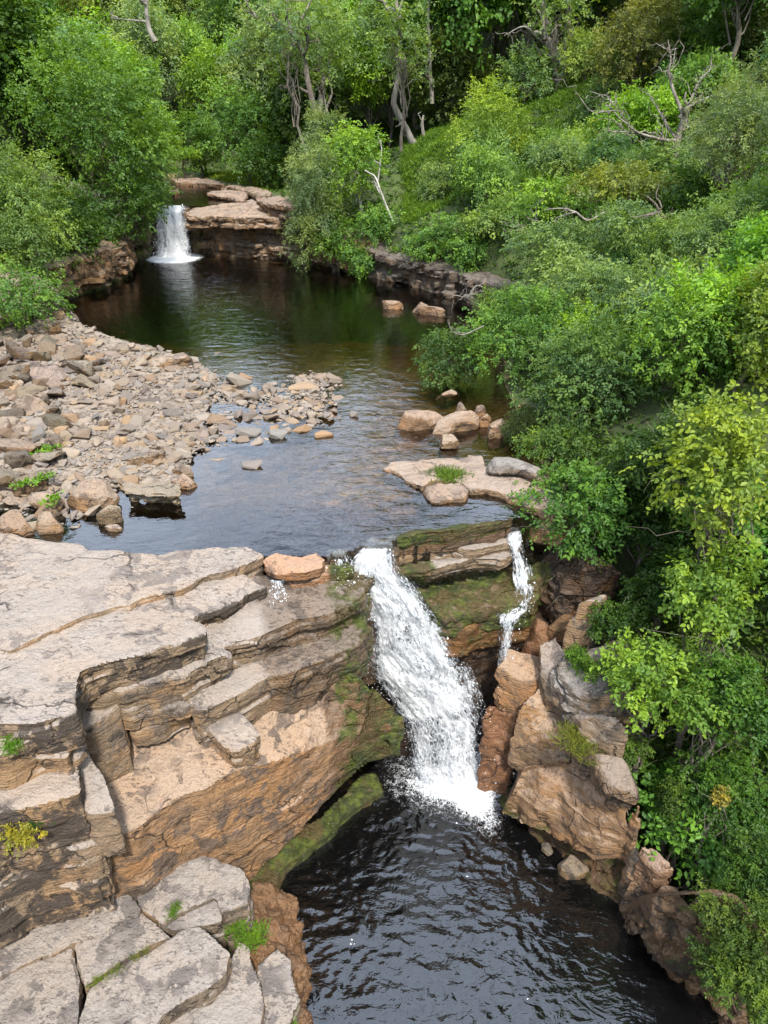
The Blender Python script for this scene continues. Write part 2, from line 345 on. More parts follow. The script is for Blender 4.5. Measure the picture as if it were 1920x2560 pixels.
def spaced(a, b, mid0, mid1, fine, grow):
    c = list(np.arange(mid0, mid1, fine)); s = fine
    while c[-1] < b: s *= grow; c.append(c[-1]+s)
    s = fine
    while c[0] > a: s *= grow; c.insert(0, c[0]-s)
    return np.array(c)
xs = spaced(-260, 260, -16, 16, .22, 1.08); ys = spaced(-60, 420, 2, 48, .22, 1.07)
gx, gy = np.meshgrid(xs, ys); hx, sp_, sr, sg = terrain(gx.ravel(), gy.ravel())
nx, ny = len(xs), len(ys); ii = (np.arange(ny-1)[:, None]*nx+np.arange(nx-1)[None]).ravel()
bed = ((sp_ < .15) | (sr < .1))*(gy.ravel() > 12.2)
bar = np.clip((1-sstep(24, 27, gy.ravel()))*sstep(2.0, .5, gx.ravel())*(sp_ > -.2)*sstep(-16, -12, gx.ravel())+(sr < 3)*(gy.ravel() > 40)*(1-sstep(2, 5, np.minimum(sp_, 9))), 0, 1)
me = mesh_np('ground', np.stack([gx.ravel(), gy.ravel(), hx], -1), np.stack([ii, ii+1, ii+nx+1, ii+nx], -1), True, {'bed': bed.astype(float), 'bar': bar})
tag(link('ground', me, M_SOIL), 'wooded valley sides, stream bed and gravelly ground of the ravine', None, None, 'structure')

# ------------------------------------------------------------------ water bodies
def water_grid(name, x0, x1, y0, y1, step, z, mat, hfun, afun, depth=None, poly=None):
    X = np.arange(x0, x1, step); Y = np.arange(y0, y1, step); a, b = np.meshgrid(X, Y); n, m = len(X), len(Y)
    a = a.ravel(); b = b.ravel(); h = z+hfun(a, b)
    i = (np.arange(m-1)[:, None]*n+np.arange(n-1)[None]).ravel(); Fq = np.stack([i, i+1, i+n+1, i+n], -1)
    if poly is not None:
        keep = polysd(poly, a, b) < 0; Fq = Fq[keep[Fq].all(1)]
    V = np.stack([a, b, h], -1); at = afun(a, b)
    used, inv = np.unique(Fq, return_inverse=True); V = V[used]; Fq = inv.reshape(-1, 4); at = {k: v[used] for k, v in at.items()}
    if depth:                            # close the body: floor and sides
        N = len(V); lo = V.copy(); lo[:, 2] = z-depth
        e = np.concatenate([Fq[:, [0, 1]], Fq[:, [1, 2]], Fq[:, [2, 3]], Fq[:, [3, 0]]]); key = np.sort(e, 1); _, idx, cnt = np.unique(key[:, 0]*10**7+key[:, 1], return_index=True, return_counts=True)
        be = e[idx[cnt == 1]]
        Fq = np.concatenate([Fq, Fq[:, ::-1]+N, np.stack([be[:, 1], be[:, 0], be[:, 0]+N, be[:, 1]+N], -1)])
        V = np.concatenate([V, lo]); at = {k: np.concatenate([v, 0*v]) for k, v in at.items()}
    me = mesh_np(name, V, Fq, True, at)
    if depth: me.set_sharp_from_angle(angle=math.radians(50))
    return tag(link(name, me, mat), None, None, None, 'structure')
LIP = [P(*q, UP) for q in [(-200, 1420), (300, 1420), (560, 1400), (640, 1403), (700, 1416), (800, 1398), (868, 1384), (915, 1368), (984, 1366), (992, 1350), (1130, 1327), (1283, 1298), (1300, 1300), (1345, 1292)]]
WPOLY = np.array([p[:2] for p in LIP]+[(4.0, 12.6), (4.6, 14.5), (9, 30), (8, 36), (4, 39), (-4, 42), (-16, 42), (-16, 24)])
ff = PD(438, 640, 39.2)[:2]
def up_attr(a, b):
    d = np.hypot(a-ff[0], (b-39.1)*.9); c = np.hypot(a-.2, (b-11.4)*.7)
    band = np.exp(-((a-np.interp(b, [11, 14, 18, 22], [.3, -.3, .6, .2]))/.9)**2)*(1-sstep(19, 22, b))
    rip = .25+2.2*np.exp(-d/5)+1.4*band+1.2*np.exp(-c/.8)
    fo = np.clip(1.25-d/1.3, 0, 1)*1.15+.25*np.exp(-(d/3)**2)+0*c
    return {'rip': rip, 'foam': fo}
def up_h(a, b):
    p = np.stack([a, b*1.6, 0*a], -1); r = up_attr(a, b)['rip']
    s = np.exp(-np.hypot(a-.05, (b-11.35))/.45)
    return (.008*noise(p*2.6, 2)+.004*noise(p*6, 3))*np.clip(r, 0, 1.6)+.035*s*noise(np.stack([a*9, b*2.2, 0*a], -1), 5)
water_grid('water', -15, 9.5, 10.7, 42, .085, UP, M_POOL, up_h, up_attr, 3.2, WPOLY)['label'] = 'peaty brown upper pool between the two waterfalls'
RPOLY = np.array([(-8.0, 40.85), (-16, 40.85), (-24, 48), (-20, 64), (-4, 64), (-4, 42)])
water_grid('water', -24, -4, 40.7, 64, .3, UP2, M_POOL, lambda a, b: .006*noise(np.stack([a, b, 0*a], -1)*2), lambda a, b: {'rip': .3+0*a, 'foam': 0*a}, 1.2, RPOLY)['label'] = 'dark still river above the far waterfall'
lf = P(1150, 1950, 0)[:2]
def low_attr(a, b):
    dx = a-lf[0]; dy = b-lf[1]; d = np.hypot(dx*1.0, dy*np.where(dy < 0, 1.35, 1.2))
    t = np.clip((lf[1]-b)/3.0, 0, 1); lane = np.exp(-((dx-.05-1.1*t)/(.30+.2*t))**2)*(1-t)**1.6*(b < lf[1])
    d2 = np.hypot(dx/.72, dy/np.where(dy < 0, .40, .6)); fo = 1.3*sstep(1.25, .7, d2)+.60*np.exp(-(d2/2.5)**2)+.48*lane
    return {'rip': .9+.9*np.exp(-d/2.), 'foam': fo}
def low_h(a, b):
    p = np.stack([a*1.0+.35*b, b*1.45-.2*a, 0*a], -1)
    q = p+.35*np.stack([noise(p*1.1, 21), noise(p*1.1+9, 22), 0*a], -1); r1 = noise(q*1.5, 11)+.6*noise(q*3.1+3, 13); r2 = .8*noise(q*6.6+4, 12)+.45*(1-np.abs(noise(q*4.8+8, 15))); d = np.hypot(a-lf[0], b-lf[1])
    calm = .30+.70*sstep(3.6, 1.6, a-np.interp(b, [4, 6, 8, 10], [.2, .2, .5, 1.5])+.2*fbm(p*.7, 2, 9))
    foam = np.clip(1.3-d/.75, 0, 1)
    return (.017*r1+.014*r2+.004*noise(p*11, 4))*calm*(1+.9*np.exp(-d/1.6))+foam*(.05+.10*fbm(p*4, 3, 8))
water_grid('water', -5.5, 7.5, 3.0, 12.3, .04, 0, M_LOW, low_h, low_attr)['label'] = 'black rippled plunge pool below the near waterfall'

# ------------------------------------------------------------------ rocks
def remesh(V, faces, vox):
    bm = bmesh.new(); vs = [bm.verts.new(v) for v in V]
    for f in faces: bm.faces.new([vs[i] for i in f])
    bmesh.ops.triangulate(bm, faces=[f for f in bm.faces if len(f.verts) > 4]); bmesh.ops.recalc_face_normals(bm, faces=bm.faces)
    me = bpy.data.meshes.new('tmp'); bm.to_mesh(me); bm.free(); o = bpy.data.objects.new('tmp', me); COL.objects.link(o)
    md = o.modifiers.new('r', 'REMESH'); md.mode = 'VOXEL'; md.voxel_size = vox; md.adaptivity = 0
    dg = bpy.context.evaluated_depsgraph_get(); m2 = o.evaluated_get(dg).to_mesh()
    n = len(m2.vertices); co = np.empty(n*3, np.float32); m2.vertices.foreach_get('co', co); no = np.empty(n*3, np.float32); m2.vertex_normals.foreach_get('vector', no)
    q = np.array([tuple(p.vertices) if len(p.vertices) == 4 else (*p.vertices, p.vertices[-1]) for p in m2.polygons], np.int32)
    o.evaluated_get(dg).to_mesh_clear(); bpy.data.objects.remove(o); bpy.data.meshes.remove(me)
    return co.reshape(-1, 3).astype(float), no.reshape(-1, 3).astype(float), q
FALLX = np.array([PD(1000, 1600, 10.6)])
def wetness(p):                          # how close to falling water (metres) -> wet, moss
    a = np.array([-.35, 11.0]); d = np.hypot(p[:, 0]-np.interp(p[:, 2], [0, 3, 6], [1.1, .4, -.1]), (p[:, 1]-10.7)*.8)
    return d
SEED = [100]
def rock(name, pts, zb, label, cat='rock ledge', vox=.045, amp=.05, strata=.28, step=.07, mat=None, color=(1, 1, 1), stain=0., moss=None, wet=None, jag=.05, lean=0., group=None, facets=None):
    SEED[0] += 1; s = SEED[0]; rs = np.random.default_rng(s); mat = mat or M_ROCK
    T = np.array([P(q[0], q[1], q[2]) for q in pts]); B = np.array([q[3] if len(q) > 3 else zb for q in pts])
    ring = []
    n = len(T)
    for k in range(n):                   # finer, ragged outline
        a, b = T[k], T[(k+1) % n]; m = max(1, int(np.linalg.norm((b-a)[:2])/.22))
        for j in range(m):
            u = j/m; ring.append((*(a+(b-a)*u), B[k]+(B[(k+1) % n]-B[k])*u))
    ring = np.array(ring); N = len(ring); c2 = ring[:, :2]
    area = .5*np.sum(c2[:, 0]*np.roll(c2[:, 1], -1)-np.roll(c2[:, 0], -1)*c2[:, 1])
    tg = np.roll(c2, -1, 0)-np.roll(c2, 1, 0); nr = np.stack([tg[:, 1], -tg[:, 0]], -1)*np.sign(area); nr = nrmz(nr)
    j1 = noise(np.c_[c2*2.3, np.full(N, s*1.)], 1)*jag+noise(np.c_[c2*6, np.full(N, s*1.)], 2)*jag*.5
    al_ = np.concatenate([[0], np.cumsum(np.linalg.norm(np.diff(c2, axis=0), axis=1))]); hs = lambda w, q: _h(np.floor(al_/w+q*.37).astype(np.int64), np.full(N, int(q*10)), np.zeros(N, np.int64), s)
    j1 = j1*.4+hs(.55, 1)*jag*.9+hs(.23, 2)*jag*.35
    hgt = (ring[:, 2]-ring[:, 3]); nl = max(1, int(round(np.median(hgt)/strata)))
    cuts = np.sort(np.concatenate([[0], np.clip(np.linspace(0, 1, nl+1)[1:-1]+rs.uniform(-.3, .3, nl-1)/nl, .02, .98), [1]]))
    V = []; rings = 0
    for k in range(nl):
        off = (0 if k == 0 else rs.uniform(-1, .35)*step)-lean*cuts[k]
        blk = hs(.8, k*1.7+3)*step*.6*(k > 0)
        for u in (cuts[k]+(.0 if k == 0 else .004), cuts[k+1]):
            q = c2+nr*(j1+off+blk)[:, None]; V.append(np.c_[q, ring[:, 2]-hgt*u]); rings += 1
    V = np.concatenate(V); faces = [list(range(N)), list(range((rings-1)*N, rings*N))[::-1]]
    for r in range(rings-1):
        for j in range(N): faces.append([r*N+j, r*N+(j+1) % N, (r+1)*N+(j+1) % N, (r+1)*N+j])
    V, nm, q = remesh(V, faces, vox)
    flat = np.abs(nm[:, 2]); rdg = 1-np.abs(fbm(V*1.7+s, 3, 8))*2.2
    d = amp*(.5*fbm(V*1.2+s, 4, 1)+.6*fbm(V*4.2+s, 4, 2)+.25*np.clip(rdg, -1, 1))*(1-.35*flat)
    tv = fbm(np.c_[V[:, 0]*.8, V[:, 1]*1.5, np.full(len(V), s*.37)], 4, 6); lv = tv*7; fl = np.floor(lv)+sstep(.42, .58, lv-np.floor(lv))
    d += .55*amp*.35*fl*np.where(nm[:, 2] > .6, 1, 0)*.5
    # blocky fracture on the faces
    jx = np.floor(V[:, 0]*1.9+1.1*noise(V*1.1, s)+s); jy = np.floor(V[:, 1]*1.9+1.1*noise(V*1.1+9, s)); jz = np.floor(V[:, 2]/strata+.35*noise(V*np.array([.6, .6, .6]), 3))
    d += _h(jx.astype(np.int64)+0, jy.astype(np.int64), jz.astype(np.int64), s)*step*.33*(flat < .55)
    V = V+nm*d[:, None]
    nf_ = facets if facets is not None else (11 if cat == 'boulder' else 3 if cat == 'rock block' else 0)
    if nf_:                              # broken, angular planes
        cc = V.mean(0); sp2_ = V.std(0)+1e-3; low_ = V[:, 2].min()
        for _ in range(nf_):
            w_ = rs.normal(size=3); w_[2] = abs(w_[2])*.9+.15; w_ /= np.linalg.norm(w_); u_ = ((V-cc)/sp2_) @ w_; lim = np.quantile(u_, rs.uniform(.86, .97)); ex = np.maximum(0, u_-lim)*.85
            V = V-ex[:, None]*w_*sp2_
    at = {'stain': np.full(len(V), -1.)+0*d, 'moss': np.full(len(V), -1.), 'wet': np.full(len(V), -1.)}
    topd = np.interp(V[:, 2], [V[:, 2].min(), V[:, 2].max()], [0, 1])
    st_ = stain if stain else .12; at['stain'] = np.where(flat < .6, st_, st_-.42)
    if moss is not None: at['moss'] = moss(V, nm)
    if wet is not None: at['wet'] = wet(V, nm)
    V, c = rebase(V)
    me = mesh_np(name, V, q, True, at); me.set_sharp_from_angle(angle=math.radians(32))
    return tag(link(name, me, mat, None, c, color), label, cat, group)
def nearfall(r0, r1, k=1.):
    def f(p, n): return k*sstep(r1, r0, wetness(p))
    return f
# ================================================================== left bank: the stepped sandstone shelf
LG = 'sandstone layers of the left bank'
mw = lambda p, n: .56*sstep(1.6, .8, np.hypot(p[:, 0]+.05, (p[:, 1]-10.5)*.8))
ww = lambda p, n: 1.0*sstep(2.9, 1.5, np.hypot(p[:, 0]+.05, (p[:, 1]-10.6)*.8))
rock('rock_shelf', [(-900, 1290, 5.99), (0, 1322, 5.99), (58, 1337, 5.98), (191, 1367, 5.97), (289, 1378, 5.97), (405, 1386, 5.96), (440, 1376, 5.96), (492, 1371, 5.96), (550, 1369, 5.96), (608, 1371, 5.96), (648, 1387, 5.95),
     (599, 1413, 5.96), (560, 1428, 5.97), (509, 1442, 5.97), (451, 1471, 5.97), (400, 1485, 5.975), (341, 1500, 5.98), (324, 1509, 5.985), (170, 1562, 5.99), (23, 1621, 5.99), (-900, 1860, 5.99)], 5.3,
     'wide pale flat rock shelf edging the still grey part of the upper pool', amp=.05, strata=.16, step=.06, jag=.09, vox=.034)
rock('rock_shelf', [(-900, 1560, 5.93), (23, 1540, 5.93), (324, 1450, 5.90), (451, 1420, 5.86), (575, 1425, 5.83), (599, 1436, 5.80), (640, 1452, 5.76), (665, 1466, 5.72), (640, 1482, 5.72), (596, 1500, 5.75), (550, 1512, 5.78), (500, 1525, 5.8), (478, 1545, 5.82), (505, 1565, 5.84), (518, 1586, 5.86),
     (400, 1618, 5.89), (290, 1650, 5.91), (205, 1679, 5.92), (182, 1705, 5.92), (181, 1740, 5.92), (190, 1768, 5.92), (188, 1782, 5.92), (100, 1797, 5.93), (0, 1812, 5.93), (-900, 2010, 5.93)], 5.28,
     'broad cracked beige rock shelf whose dark crusted edge drops towards the boulders', amp=.06, strata=.30, step=.10, stain=.52, jag=.08, vox=.034)
rock('rock_block', [(182, 1640, 5.3), (330, 1615, 5.3), (324, 1690, 5.3), (322, 1717, 5.3), (252, 1736, 5.3), (190, 1746, 5.3)], 4.75, 'tan square-edged block bedded under the corner of the broad cracked shelf', 'rock block', amp=.05, strata=.3, step=.05, vox=.034, jag=.03, facets=0)
rock('rock_ledge', [(150, 1700, 5.42), (300, 1600, 5.6), (470, 1500, 5.66), (640, 1440, 5.66), (800, 1400, 5.62), (900, 1395, 5.55), (935, 1440, 5.4), (908, 1490, 5.3), (867, 1514, 5.3), (815, 1537, 5.3), (786, 1549, 5.3), (748, 1552, 5.3), (722, 1560, 5.3), (699, 1575, 5.3), (681, 1583, 5.3), (655, 1592, 5.3),
     (606, 1602, 5.3), (560, 1610, 5.3), (540, 1640, 5.28), (500, 1668, 5.25), (455, 1695, 5.25), (420, 1690, 5.3), (300, 1730, 5.3)], 4.45,
     'long stepped sandstone ledge, orange at one end and wet mossy beside the main fall', amp=.07, strata=.26, step=.10, moss=mw, wet=ww, vox=.034)
rock('rock_ledge', [(478, 1755, 4.75), (470, 1700, 4.75), (640, 1610, 4.75), (800, 1560, 4.74), (900, 1540, 4.74), (935, 1570, 4.70), (895, 1609, 4.65), (832, 1635, 4.65), (806, 1647, 4.65), (774, 1661, 4.65), (722, 1684, 4.65), (676, 1693, 4.65), (640, 1712, 4.64), (579, 1737, 4.64), (498, 1778, 4.64), (484, 1776, 4.62)], 3.6,
     'narrow tan ledge running just above the big orange boulder', amp=.07, strata=.3, step=.08, moss=mw, wet=ww, stain=.1, vox=.034)
rock('boulder', [(100, 2150, 3.4, .3), (252, 2108, 3.45, .3), (327, 2078, 3.5, .3), (402, 2021, 3.52, .3), (434, 1997, 3.55, .3), (509, 1966, 3.58, .3), (585, 1926, 3.6, .3), (694, 1898, 3.42, .7), (790, 1870, 3.15, 1.05), (851, 1846, 2.95, 1.4), (930, 1828, 2.8, 1.8), (1000, 1812, 2.8, 2.1), (1012, 1790, 2.95, 2.1), (966, 1748, 3.35, 2.0), (912, 1697, 3.85, 1.9), (880, 1674, 4.08, 1.8),
     (764, 1690, 4.0, 1), (584, 1740, 4.02, 1), (480, 1755, 4.02, 1), (300, 1785, 4.02, 1), (140, 1890, 3.95, 1), (20, 2010, 3.7, 1)], .3,
     'huge flat-topped orange boulder overhanging the plunge pool, lichen blotched, mossy at its nose', 'boulder', amp=.075, strata=1.2, step=.05, vox=.036, lean=.25, jag=.03, moss=lambda p, n: .62*sstep(1.5, .5, np.hypot(p[:, 0]+.05, p[:, 1]-9.6))+.35*sstep(.9, .1, p[:, 2]-np.interp(p[:, 0], [-2.6, 0], [.2, 1.9]))*(p[:, 0] > -2.0), wet=lambda p, n: .95*sstep(1.5, .7, np.hypot(p[:, 0]+.05, p[:, 1]-9.6))+.35*sstep(-3.2, -4, p[:, 0])*(n[:, 2] < .6), color=(1.12, .98, .86), mat=M_BLOTCH, facets=0)
rock('rock_ledge', [(600, 2230, .3), (640, 2185, .3), (700, 2118, .32), (790, 2035, .32), (870, 1975, .3), (940, 1925, .3), (950, 1975, .2), (905, 2000, .2), (862, 2040, .2), (810, 2090, .22), (765, 2130, .22), (705, 2185, .22), (690, 2240, .22), (640, 2260, .25)], -1.0,
     'low mossy green rock strip at the foot of the orange boulder', vox=.05, amp=.09, strata=.4, jag=.10, moss=lambda p, n: .75+0*p[:, 0], wet=lambda p, n: .5+0*p[:, 0], mat=M_BROWN)
rock('rock_block', [(190, 1772, 5.0), (245, 1752, 5.0), (296, 1745, 5.0), (303, 1784, 5.0), (260, 1803, 5.0), (200, 1822, 5.0)], 3.7, 'square two-layer pale block standing in the angle below the broad shelf', 'rock block', amp=.05, strata=.55, step=.05, stain=.1, jag=.03)
rock('rock_block', [(318, 1757, 4.75), (440, 1705, 4.75), (466, 1722, 4.72), (464, 1738, 4.72), (430, 1752, 4.72), (394, 1767, 4.72), (322, 1787, 4.72), (310, 1775, 4.72)], 4.0, 'long low tan block wedged right of the square two-layer block', 'rock block', amp=.06, strata=.3, step=.06, stain=.1, jag=.04)
rock('rock_block', [(509, 1612, 5.36), (545, 1606, 5.36), (578, 1622, 5.36), (576, 1634, 5.36), (540, 1648, 5.36), (512, 1655, 5.36)], 4.9, 'small cream block stuck on the ledge under the broad shelf corner', 'rock block', amp=.05, strata=.3, vox=.03, jag=.05)
rock('rock_slab', [(503, 1786, 4.2), (535, 1765, 4.2), (570, 1757, 4.2), (600, 1786, 4.2), (622, 1815, 4.17), (637, 1842, 4.1), (632, 1860, 4.05), (600, 1872, 4.04), (580, 1876, 4.04), (548, 1850, 4.1), (520, 1822, 4.16)], 3.6, 'pale loose slab lying on top of the orange boulder', 'rock slab', amp=.06, strata=.25, step=.06, vox=.035, jag=.05)
rock('rock_terrace', [(-260, 1860, 5.66), (0, 1800, 5.66), (87, 1784, 5.66), (186, 1770, 5.66), (188, 1800, 5.64), (179, 1827, 5.64), (145, 1836, 5.64), (87, 1856, 5.64), (29, 1873, 5.64), (0, 1890, 5.64), (-260, 1960, 5.64)], 4.9, 'uppermost cracked terrace below the broad shelf at the frame edge', vox=.04, amp=.05, strata=.2, step=.06, stain=.32)
rock('rock_terrace', [(-260, 1950, 5.32), (0, 1870, 5.32), (58, 1860, 5.32), (124, 1840, 5.32), (165, 1852, 5.32), (172, 1880, 5.3), (168, 1895, 5.3), (95, 1905, 5.3), (70, 1895, 5.3), (0, 1918, 5.3), (-260, 1990, 5.3)], 4.7, 'middle crumbly terrace with blackened edges', vox=.04, amp=.06, strata=.2, step=.06, stain=.5)
rock('rock_terrace', [(-260, 2000, 4.95), (0, 1910, 4.95), (95, 1890, 4.95), (139, 1880, 4.95), (174, 1880, 4.95), (200, 1915, 4.93), (191, 1980, 4.93), (162, 1995, 4.93), (101, 2010, 4.93), (0, 2041, 4.93), (-260, 2120, 4.93)], 2.2, 'lowest broad terrace with soot-dark front face above the yellow shrub', vox=.045, amp=.07, strata=.45, step=.10, stain=.55)
rock('rock_block', [(168, 1846, 4.72), (194, 1854, 4.72), (226, 1868, 4.72), (249, 1928, 4.7), (278, 1998, 4.68), (222, 2010, 4.68), (185, 2003, 4.68), (185, 1950, 4.7), (172, 1900, 4.72)], 3.5, 'tall narrow grey pillar block beside the crumbly terraces', 'rock block', vox=.035, amp=.06, strata=.5, step=.06, stain=.28, jag=.04)
rock('rock_block', [(136, 2022, 4.35), (165, 1999, 4.35), (186, 2012, 4.33), (182, 2043, 4.33), (150, 2054, 4.33), (140, 2045, 4.33)], 3.6, 'small whitish cube of rock next to the yellow shrub', 'rock block', vox=.03, amp=.05, strata=.5, stain=.2, jag=.03)
rock('rock_block', [(120, 2105, 3.9), (160, 2060, 3.92), (200, 2030, 3.92), (225, 2026, 3.92), (242, 2055, 3.9), (249, 2085, 3.88), (248, 2096, 3.88), (170, 2120, 3.88)], 2.5, 'dark crusted block at the lower end of the grey pillar', 'rock block', vox=.035, amp=.06, strata=.7, stain=.42, jag=.05)
SL = dict(cat='rock slab', strata=.28, step=.05, amp=.06, vox=.03, mat=M_SLAB)
rock('rock_slab', [(-260, 2320, 2.12), (0, 2246, 2.1), (60, 2223, 2.1), (121, 2193, 2.1), (165, 2213, 2.08), (190, 2202, 2.08), (235, 2181, 2.07), (262, 2194, 2.07), (300, 2213, 2.06), (352, 2268, 2.03), (346, 2290, 2.02), (300, 2300, 2.02), (240, 2333, 2.02), (180, 2358, 2.03), (100, 2398, 2.04), (0, 2437, 2.05), (-260, 2540, 2.05)], .6, 'large pale lichened slab filling the left of the lower rock platform', **SL)
rock('rock_slab', [(335, 2192, 2.0), (370, 2168, 2.0), (405, 2152, 2.0), (430, 2162, 2.0), (503, 2137, 2.0), (530, 2143, 2.0), (556, 2157, 1.97), (600, 2175, 1.95), (622, 2204, 1.95), (627, 2262, 1.93), (585, 2275, 1.93), (545, 2287, 1.93), (540, 2240, 1.95), (450, 2278, 1.97), (405, 2303, 1.97), (356, 2276, 1.98)], .4, 'blunt-ended pale slab of the platform touching the orange boulder', **SL)
rock('rock_slab', [(402, 2310, 1.86), (470, 2272, 1.86), (535, 2244, 1.86), (542, 2258, 1.85), (545, 2298, 1.84), (500, 2320, 1.84), (440, 2330, 1.84)], .6, 'small step-like slab with a pinkish front between two larger slabs', **SL)
rock('rock_slab', [(190, 2362, 1.99), (245, 2338, 1.98), (303, 2305, 1.98), (350, 2284, 1.97), (398, 2314, 1.95), (436, 2340, 1.94), (425, 2352, 1.93), (378, 2374, 1.94), (330, 2394, 1.95), (250, 2438, 1.96), (216, 2468, 1.96), (206, 2470, 1.97)], .7, 'mid platform slab bounded by a mossy diagonal crack', **SL)
rock('rock_slab', [(440, 2340, 1.93), (470, 2322, 1.93), (500, 2316, 1.92), (535, 2345, 1.92), (575, 2385, 1.9), (562, 2430, 1.88), (520, 2472, 1.86), (460, 2502, 1.85), (405, 2530, 1.84), (340, 2640, 1.84), (208, 2640, 1.88), (212, 2482, 1.93), (330, 2402, 1.93)], .7, 'big front slab of the platform with a dark overhanging lip', stain=.3, **SL)
rock('rock_slab', [(-260, 2545, 2.0), (0, 2444, 2.0), (180, 2367, 1.98), (197, 2475, 1.97), (205, 2650, 1.95), (-260, 2750, 1.95)], .7, 'grey weathered slab in the bottom corner left of the deep black crack', **SL)
rock('rock_slab', [(580, 2395, 1.5), (600, 2352, 1.52), (625, 2362, 1.52), (635, 2400, 1.48), (655, 2515, 1.42), (650, 2640, 1.4), (430, 2680, 1.42), (405, 2545, 1.45), (470, 2510, 1.46), (530, 2470, 1.48), (570, 2430, 1.5)], .2, 'lower slab below the dark overhanging lip of the big front slab', **SL)
rock('rock_slab', [(642, 2410, 1.35), (672, 2378, 1.35), (692, 2372, 1.33), (720, 2402, 1.3), (740, 2460, 1.27), (752, 2500, 1.25), (738, 2545, 1.22), (700, 2600, 1.22), (668, 2600, 1.25), (657, 2500, 1.3)], .1, 'wedge slab at the very brink of the plunge pool', **SL)
rock('rock_ledge', [(618, 2255, .95, -1), (640, 2205, .9, -1), (690, 2212, .7, -1), (712, 2240, .6, -1), (742, 2262, .5, -1), (756, 2300, .5, -1), (745, 2365, .55, -1), (765, 2430, .5, -1), (768, 2540, .5, -1), (770, 2700, .5, -1), (600, 2740, .9, -1), (628, 2450, 1.1, -1), (630, 2330, 1.2, -1)], -1.0,
     'knobbly wet brown rocks between platform slabs and plunge pool', vox=.035, amp=.28, strata=.25, step=.14, jag=.14, mat=M_BROWN, wet=lambda p, n: .75+0*p[:, 0], moss=lambda p, n: .2*sstep(.6, .1, p[:, 2]), color=(1.1, .95, .8))
# ================================================================== right of the main fall
rw = lambda k: (lambda p, n: k+0*p[:, 0])
top_moss = lambda p, n: .85*(n[:, 2] > -.3)*sstep(5.6, 5.8, p[:, 2])+.35
rock('rock_ledge', [(988, 1350, 5.91), (1047, 1338, 5.96), (1134, 1325, 5.97), (1206, 1310, 5.97), (1281, 1296, 5.96), (1292, 1282, 5.88), (1210, 1294, 5.82), (1130, 1308, 5.82), (1040, 1322, 5.82), (990, 1332, 5.8)], 5.45, 'bright mossy rock lip damming the upper pool right of the main fall', vox=.035, amp=.07, strata=.25, step=.05, moss=top_moss, wet=rw(.8), mat=M_BROWN)
rock('rock_ledge', [(960, 1398, 5.5), (1015, 1391, 5.5), (1058, 1380, 5.5), (1134, 1372, 5.5), (1229, 1363, 5.5), (1290, 1350, 5.5), (1330, 1290, 5.5), (1200, 1290, 5.5), (1000, 1330, 5.5), (930, 1350, 5.5)], 5.2, 'thin tan ledge under the mossy lip', vox=.04, amp=.06, strata=.13, step=.06, jag=.08, moss=rw(.12), wet=rw(.25))
rock('rock_ledge', [(985, 1425, 5.25, 4.9), (1010, 1434, 5.25, 4.9), (1058, 1434, 5.25, 4.8), (1093, 1424, 5.25, 4.8), (1122, 1410, 5.25, 4.8), (1206, 1399, 5.25, 4.8), (1250, 1394, 5.25, 4.8), (1300, 1380, 5.25, 4.8), (1340, 1290, 5.25, 4.8), (1000, 1310, 5.25, 4.8), (930, 1360, 5.25, 4.8)], 4.8, 'buff undercut ledge with thin layers and green blotches', vox=.04, amp=.08, strata=.16, step=.08, jag=.07, lean=.35, moss=lambda p, n: .42*sstep(-.2, -.8, -p[:, 0])*0+.30+.5*sstep(1.1, .7, p[:, 0]), wet=rw(.35))
rock('rock_ledge', [(1040, 1480, 4.6, 3.9), (1076, 1505, 4.55, 3.9), (1093, 1534, 4.45, 3.9), (1151, 1548, 4.4, 3.9), (1191, 1532, 4.42, 3.9), (1235, 1522, 4.45, 3.9), (1278, 1511, 4.48, 3.9), (1335, 1512, 4.5, 3.9), (1380, 1420, 4.75, 3.9), (1300, 1320, 4.8, 3.9), (1000, 1340, 4.8, 3.9), (960, 1420, 4.7, 3.9)], 3.9, 'wet bulging ledge draped with dark green moss', vox=.045, amp=.16, strata=.4, step=.05, jag=.08, moss=rw(.66), wet=rw(1.0), mat=M_BROWN)
rock('rock_ledge', [(1085, 1548, 4.2, 3.3), (1120, 1562, 4.15, 3.3), (1145, 1572, 4.1, 3.3), (1200, 1562, 4.1, 3.35), (1250, 1545, 4.15, 3.4), (1330, 1530, 4.2, 3.4), (1350, 1400, 4.2, 3.3), (1050, 1400, 4.2, 3.3), (1040, 1500, 4.2, 3.3)], 3.3, 'ochre and green dripping block below the bulging ledge', vox=.045, amp=.12, strata=.45, step=.06, moss=rw(.42), wet=rw(.9), mat=M_BROWN, color=(1.25, 1.0, .6))
rock('rock_wall', [(930, 1600, 3.4, -1.5), (1085, 1615, 3.4, -1.5), (1250, 1595, 3.45, -1.5), (1420, 1585, 3.6, -1.5), (1440, 1380, 3.6, -1.5), (880, 1400, 3.4, -1.5)], -1.5, 'dripping rock wall tinted dark for the shade of the recess behind the main fall', 'rock wall', vox=.06, amp=.14, strata=.5, step=.1, lean=-.0, wet=rw(1.), moss=rw(.2), mat=M_BROWN, color=(.3, .28, .27))  # wet brown rock; the shade of the void is put into its dark tint
